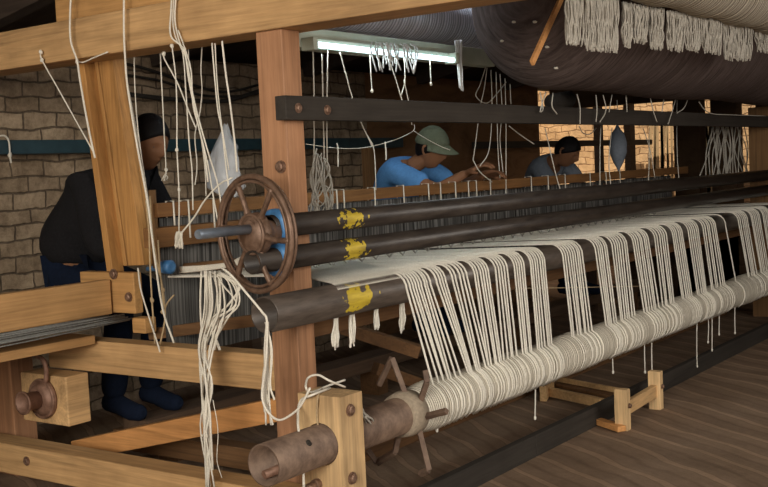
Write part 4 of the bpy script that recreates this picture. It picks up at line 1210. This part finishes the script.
person('man in a blue shirt and olive cap, hand raised to the cords', J, M['blue_cloth'], M['navy'], (.25, -1, -.32), (0, -.25, 1), 'short', True, True,
       {'R': (V(.1, -.8, .35), V(.3, -.3, -1)), 'L': (V(-.1, -.9, .1), V(-.3, 0, -1))}, s=1.0)
# man in grey
J = dict(head=B(567, 152, 3.72), neck=B(555, 161, 3.84), chest=B(547, 168, 3.98), waist=B(538, 200, 4.14), pelvis=B(534, 230, 4.32))
J['pelvis'].z = 1.0; J['waist'].z = 1.14
J['shR'] = J['chest'] + V(-.17, 0, .05); J['shL'] = J['chest'] + V(.17, -.04, .05)
J['elR'] = J['shR'] + V(-.05, -.18, -.24); J['wrR'] = J['elR'] + V(.1, -.22, .03); J['elL'] = J['shL'] + V(.05, -.18, -.24); J['wrL'] = J['elL'] + V(-.1, -.22, .03)
for sd, k in (('R', -1), ('L', 1)):
    J['hip' + sd] = J['pelvis'] + V(.10 * k, -.05, -.03); J['kn' + sd] = J['pelvis'] + V(.12 * k, -.42, -.12)
    J['an' + sd] = J['kn' + sd] + V(0, .10, -.50); J['toe' + sd] = J['an' + sd] + V(0, -.17, -.04)
person('bare-headed man in a grey shirt with bowed head against the bright wall', J, M['grey_cloth'], M['navy'], (.1, -1, -.6), (0, -.5, 1), 'short', False, True,
       {'R': (V(.3, -1, -.1), V(.3, 0, -1)), 'L': (V(-.3, -1, -.1), V(-.3, 0, -1))})

# ================================================================ LIGHT
w = bpy.data.worlds.new('sky'); SC.world = w; w.use_nodes = True
bg = w.node_tree.nodes['Background']; bg.inputs[0].default_value = (.95, .95, 1.0, 1); bg.inputs[1].default_value = .42
def lamp(name, kind, loc, target, energy, color, size=None, size_y=None):
    l = bpy.data.lights.new(name, kind); l.energy = energy; l.color = color
    o = bpy.data.objects.new(name, l); COL.objects.link(o); o.location = loc
    o.rotation_euler = (Vector(target) - Vector(loc)).to_track_quat('-Z', 'Y').to_euler()
    if size: l.shape = 'RECTANGLE'; l.size = size; l.size_y = size_y or size
    return o
lamp('doorway_daylight', 'AREA', (-2.4, .6, 2.3), (3.6, 3.2, .8), 330, (1, .94, .84), 2.6, 1.8)
lamp('floor_fill_light', 'AREA', (3.4, -2.4, 2.1), (4.6, 1.9, .1), 130, (1, .93, .84), 3.2, 1.6)  # added fill from the camera side to brighten the floor
lamp('roll_fill_light', 'AREA', (4.9, 3.3, 2.52), (4.9, 3.2, 0), 9, (.85, .92, 1), 1.2, .3)  # added cool fill above the white roll; the ceiling is closed there
s_ = lamp('sun', 'SUN', (8, -2, 8), (8 + .40, -2 + .45, 8 - .80), 6.5, (1, .86, .68)); s_.data.angle = .01
lamp('tube_glow', 'AREA', (4.25, 2.985, 1.93), (4.25, 2.95, 0), 3, (.8, .96, 1), 1.15, .03)
SC.view_settings.view_transform = 'Standard'; SC.view_settings.look = 'None'
SC.view_settings.exposure = 0; SC.view_settings.gamma = 1
SC.view_settings.use_curve_mapping = False
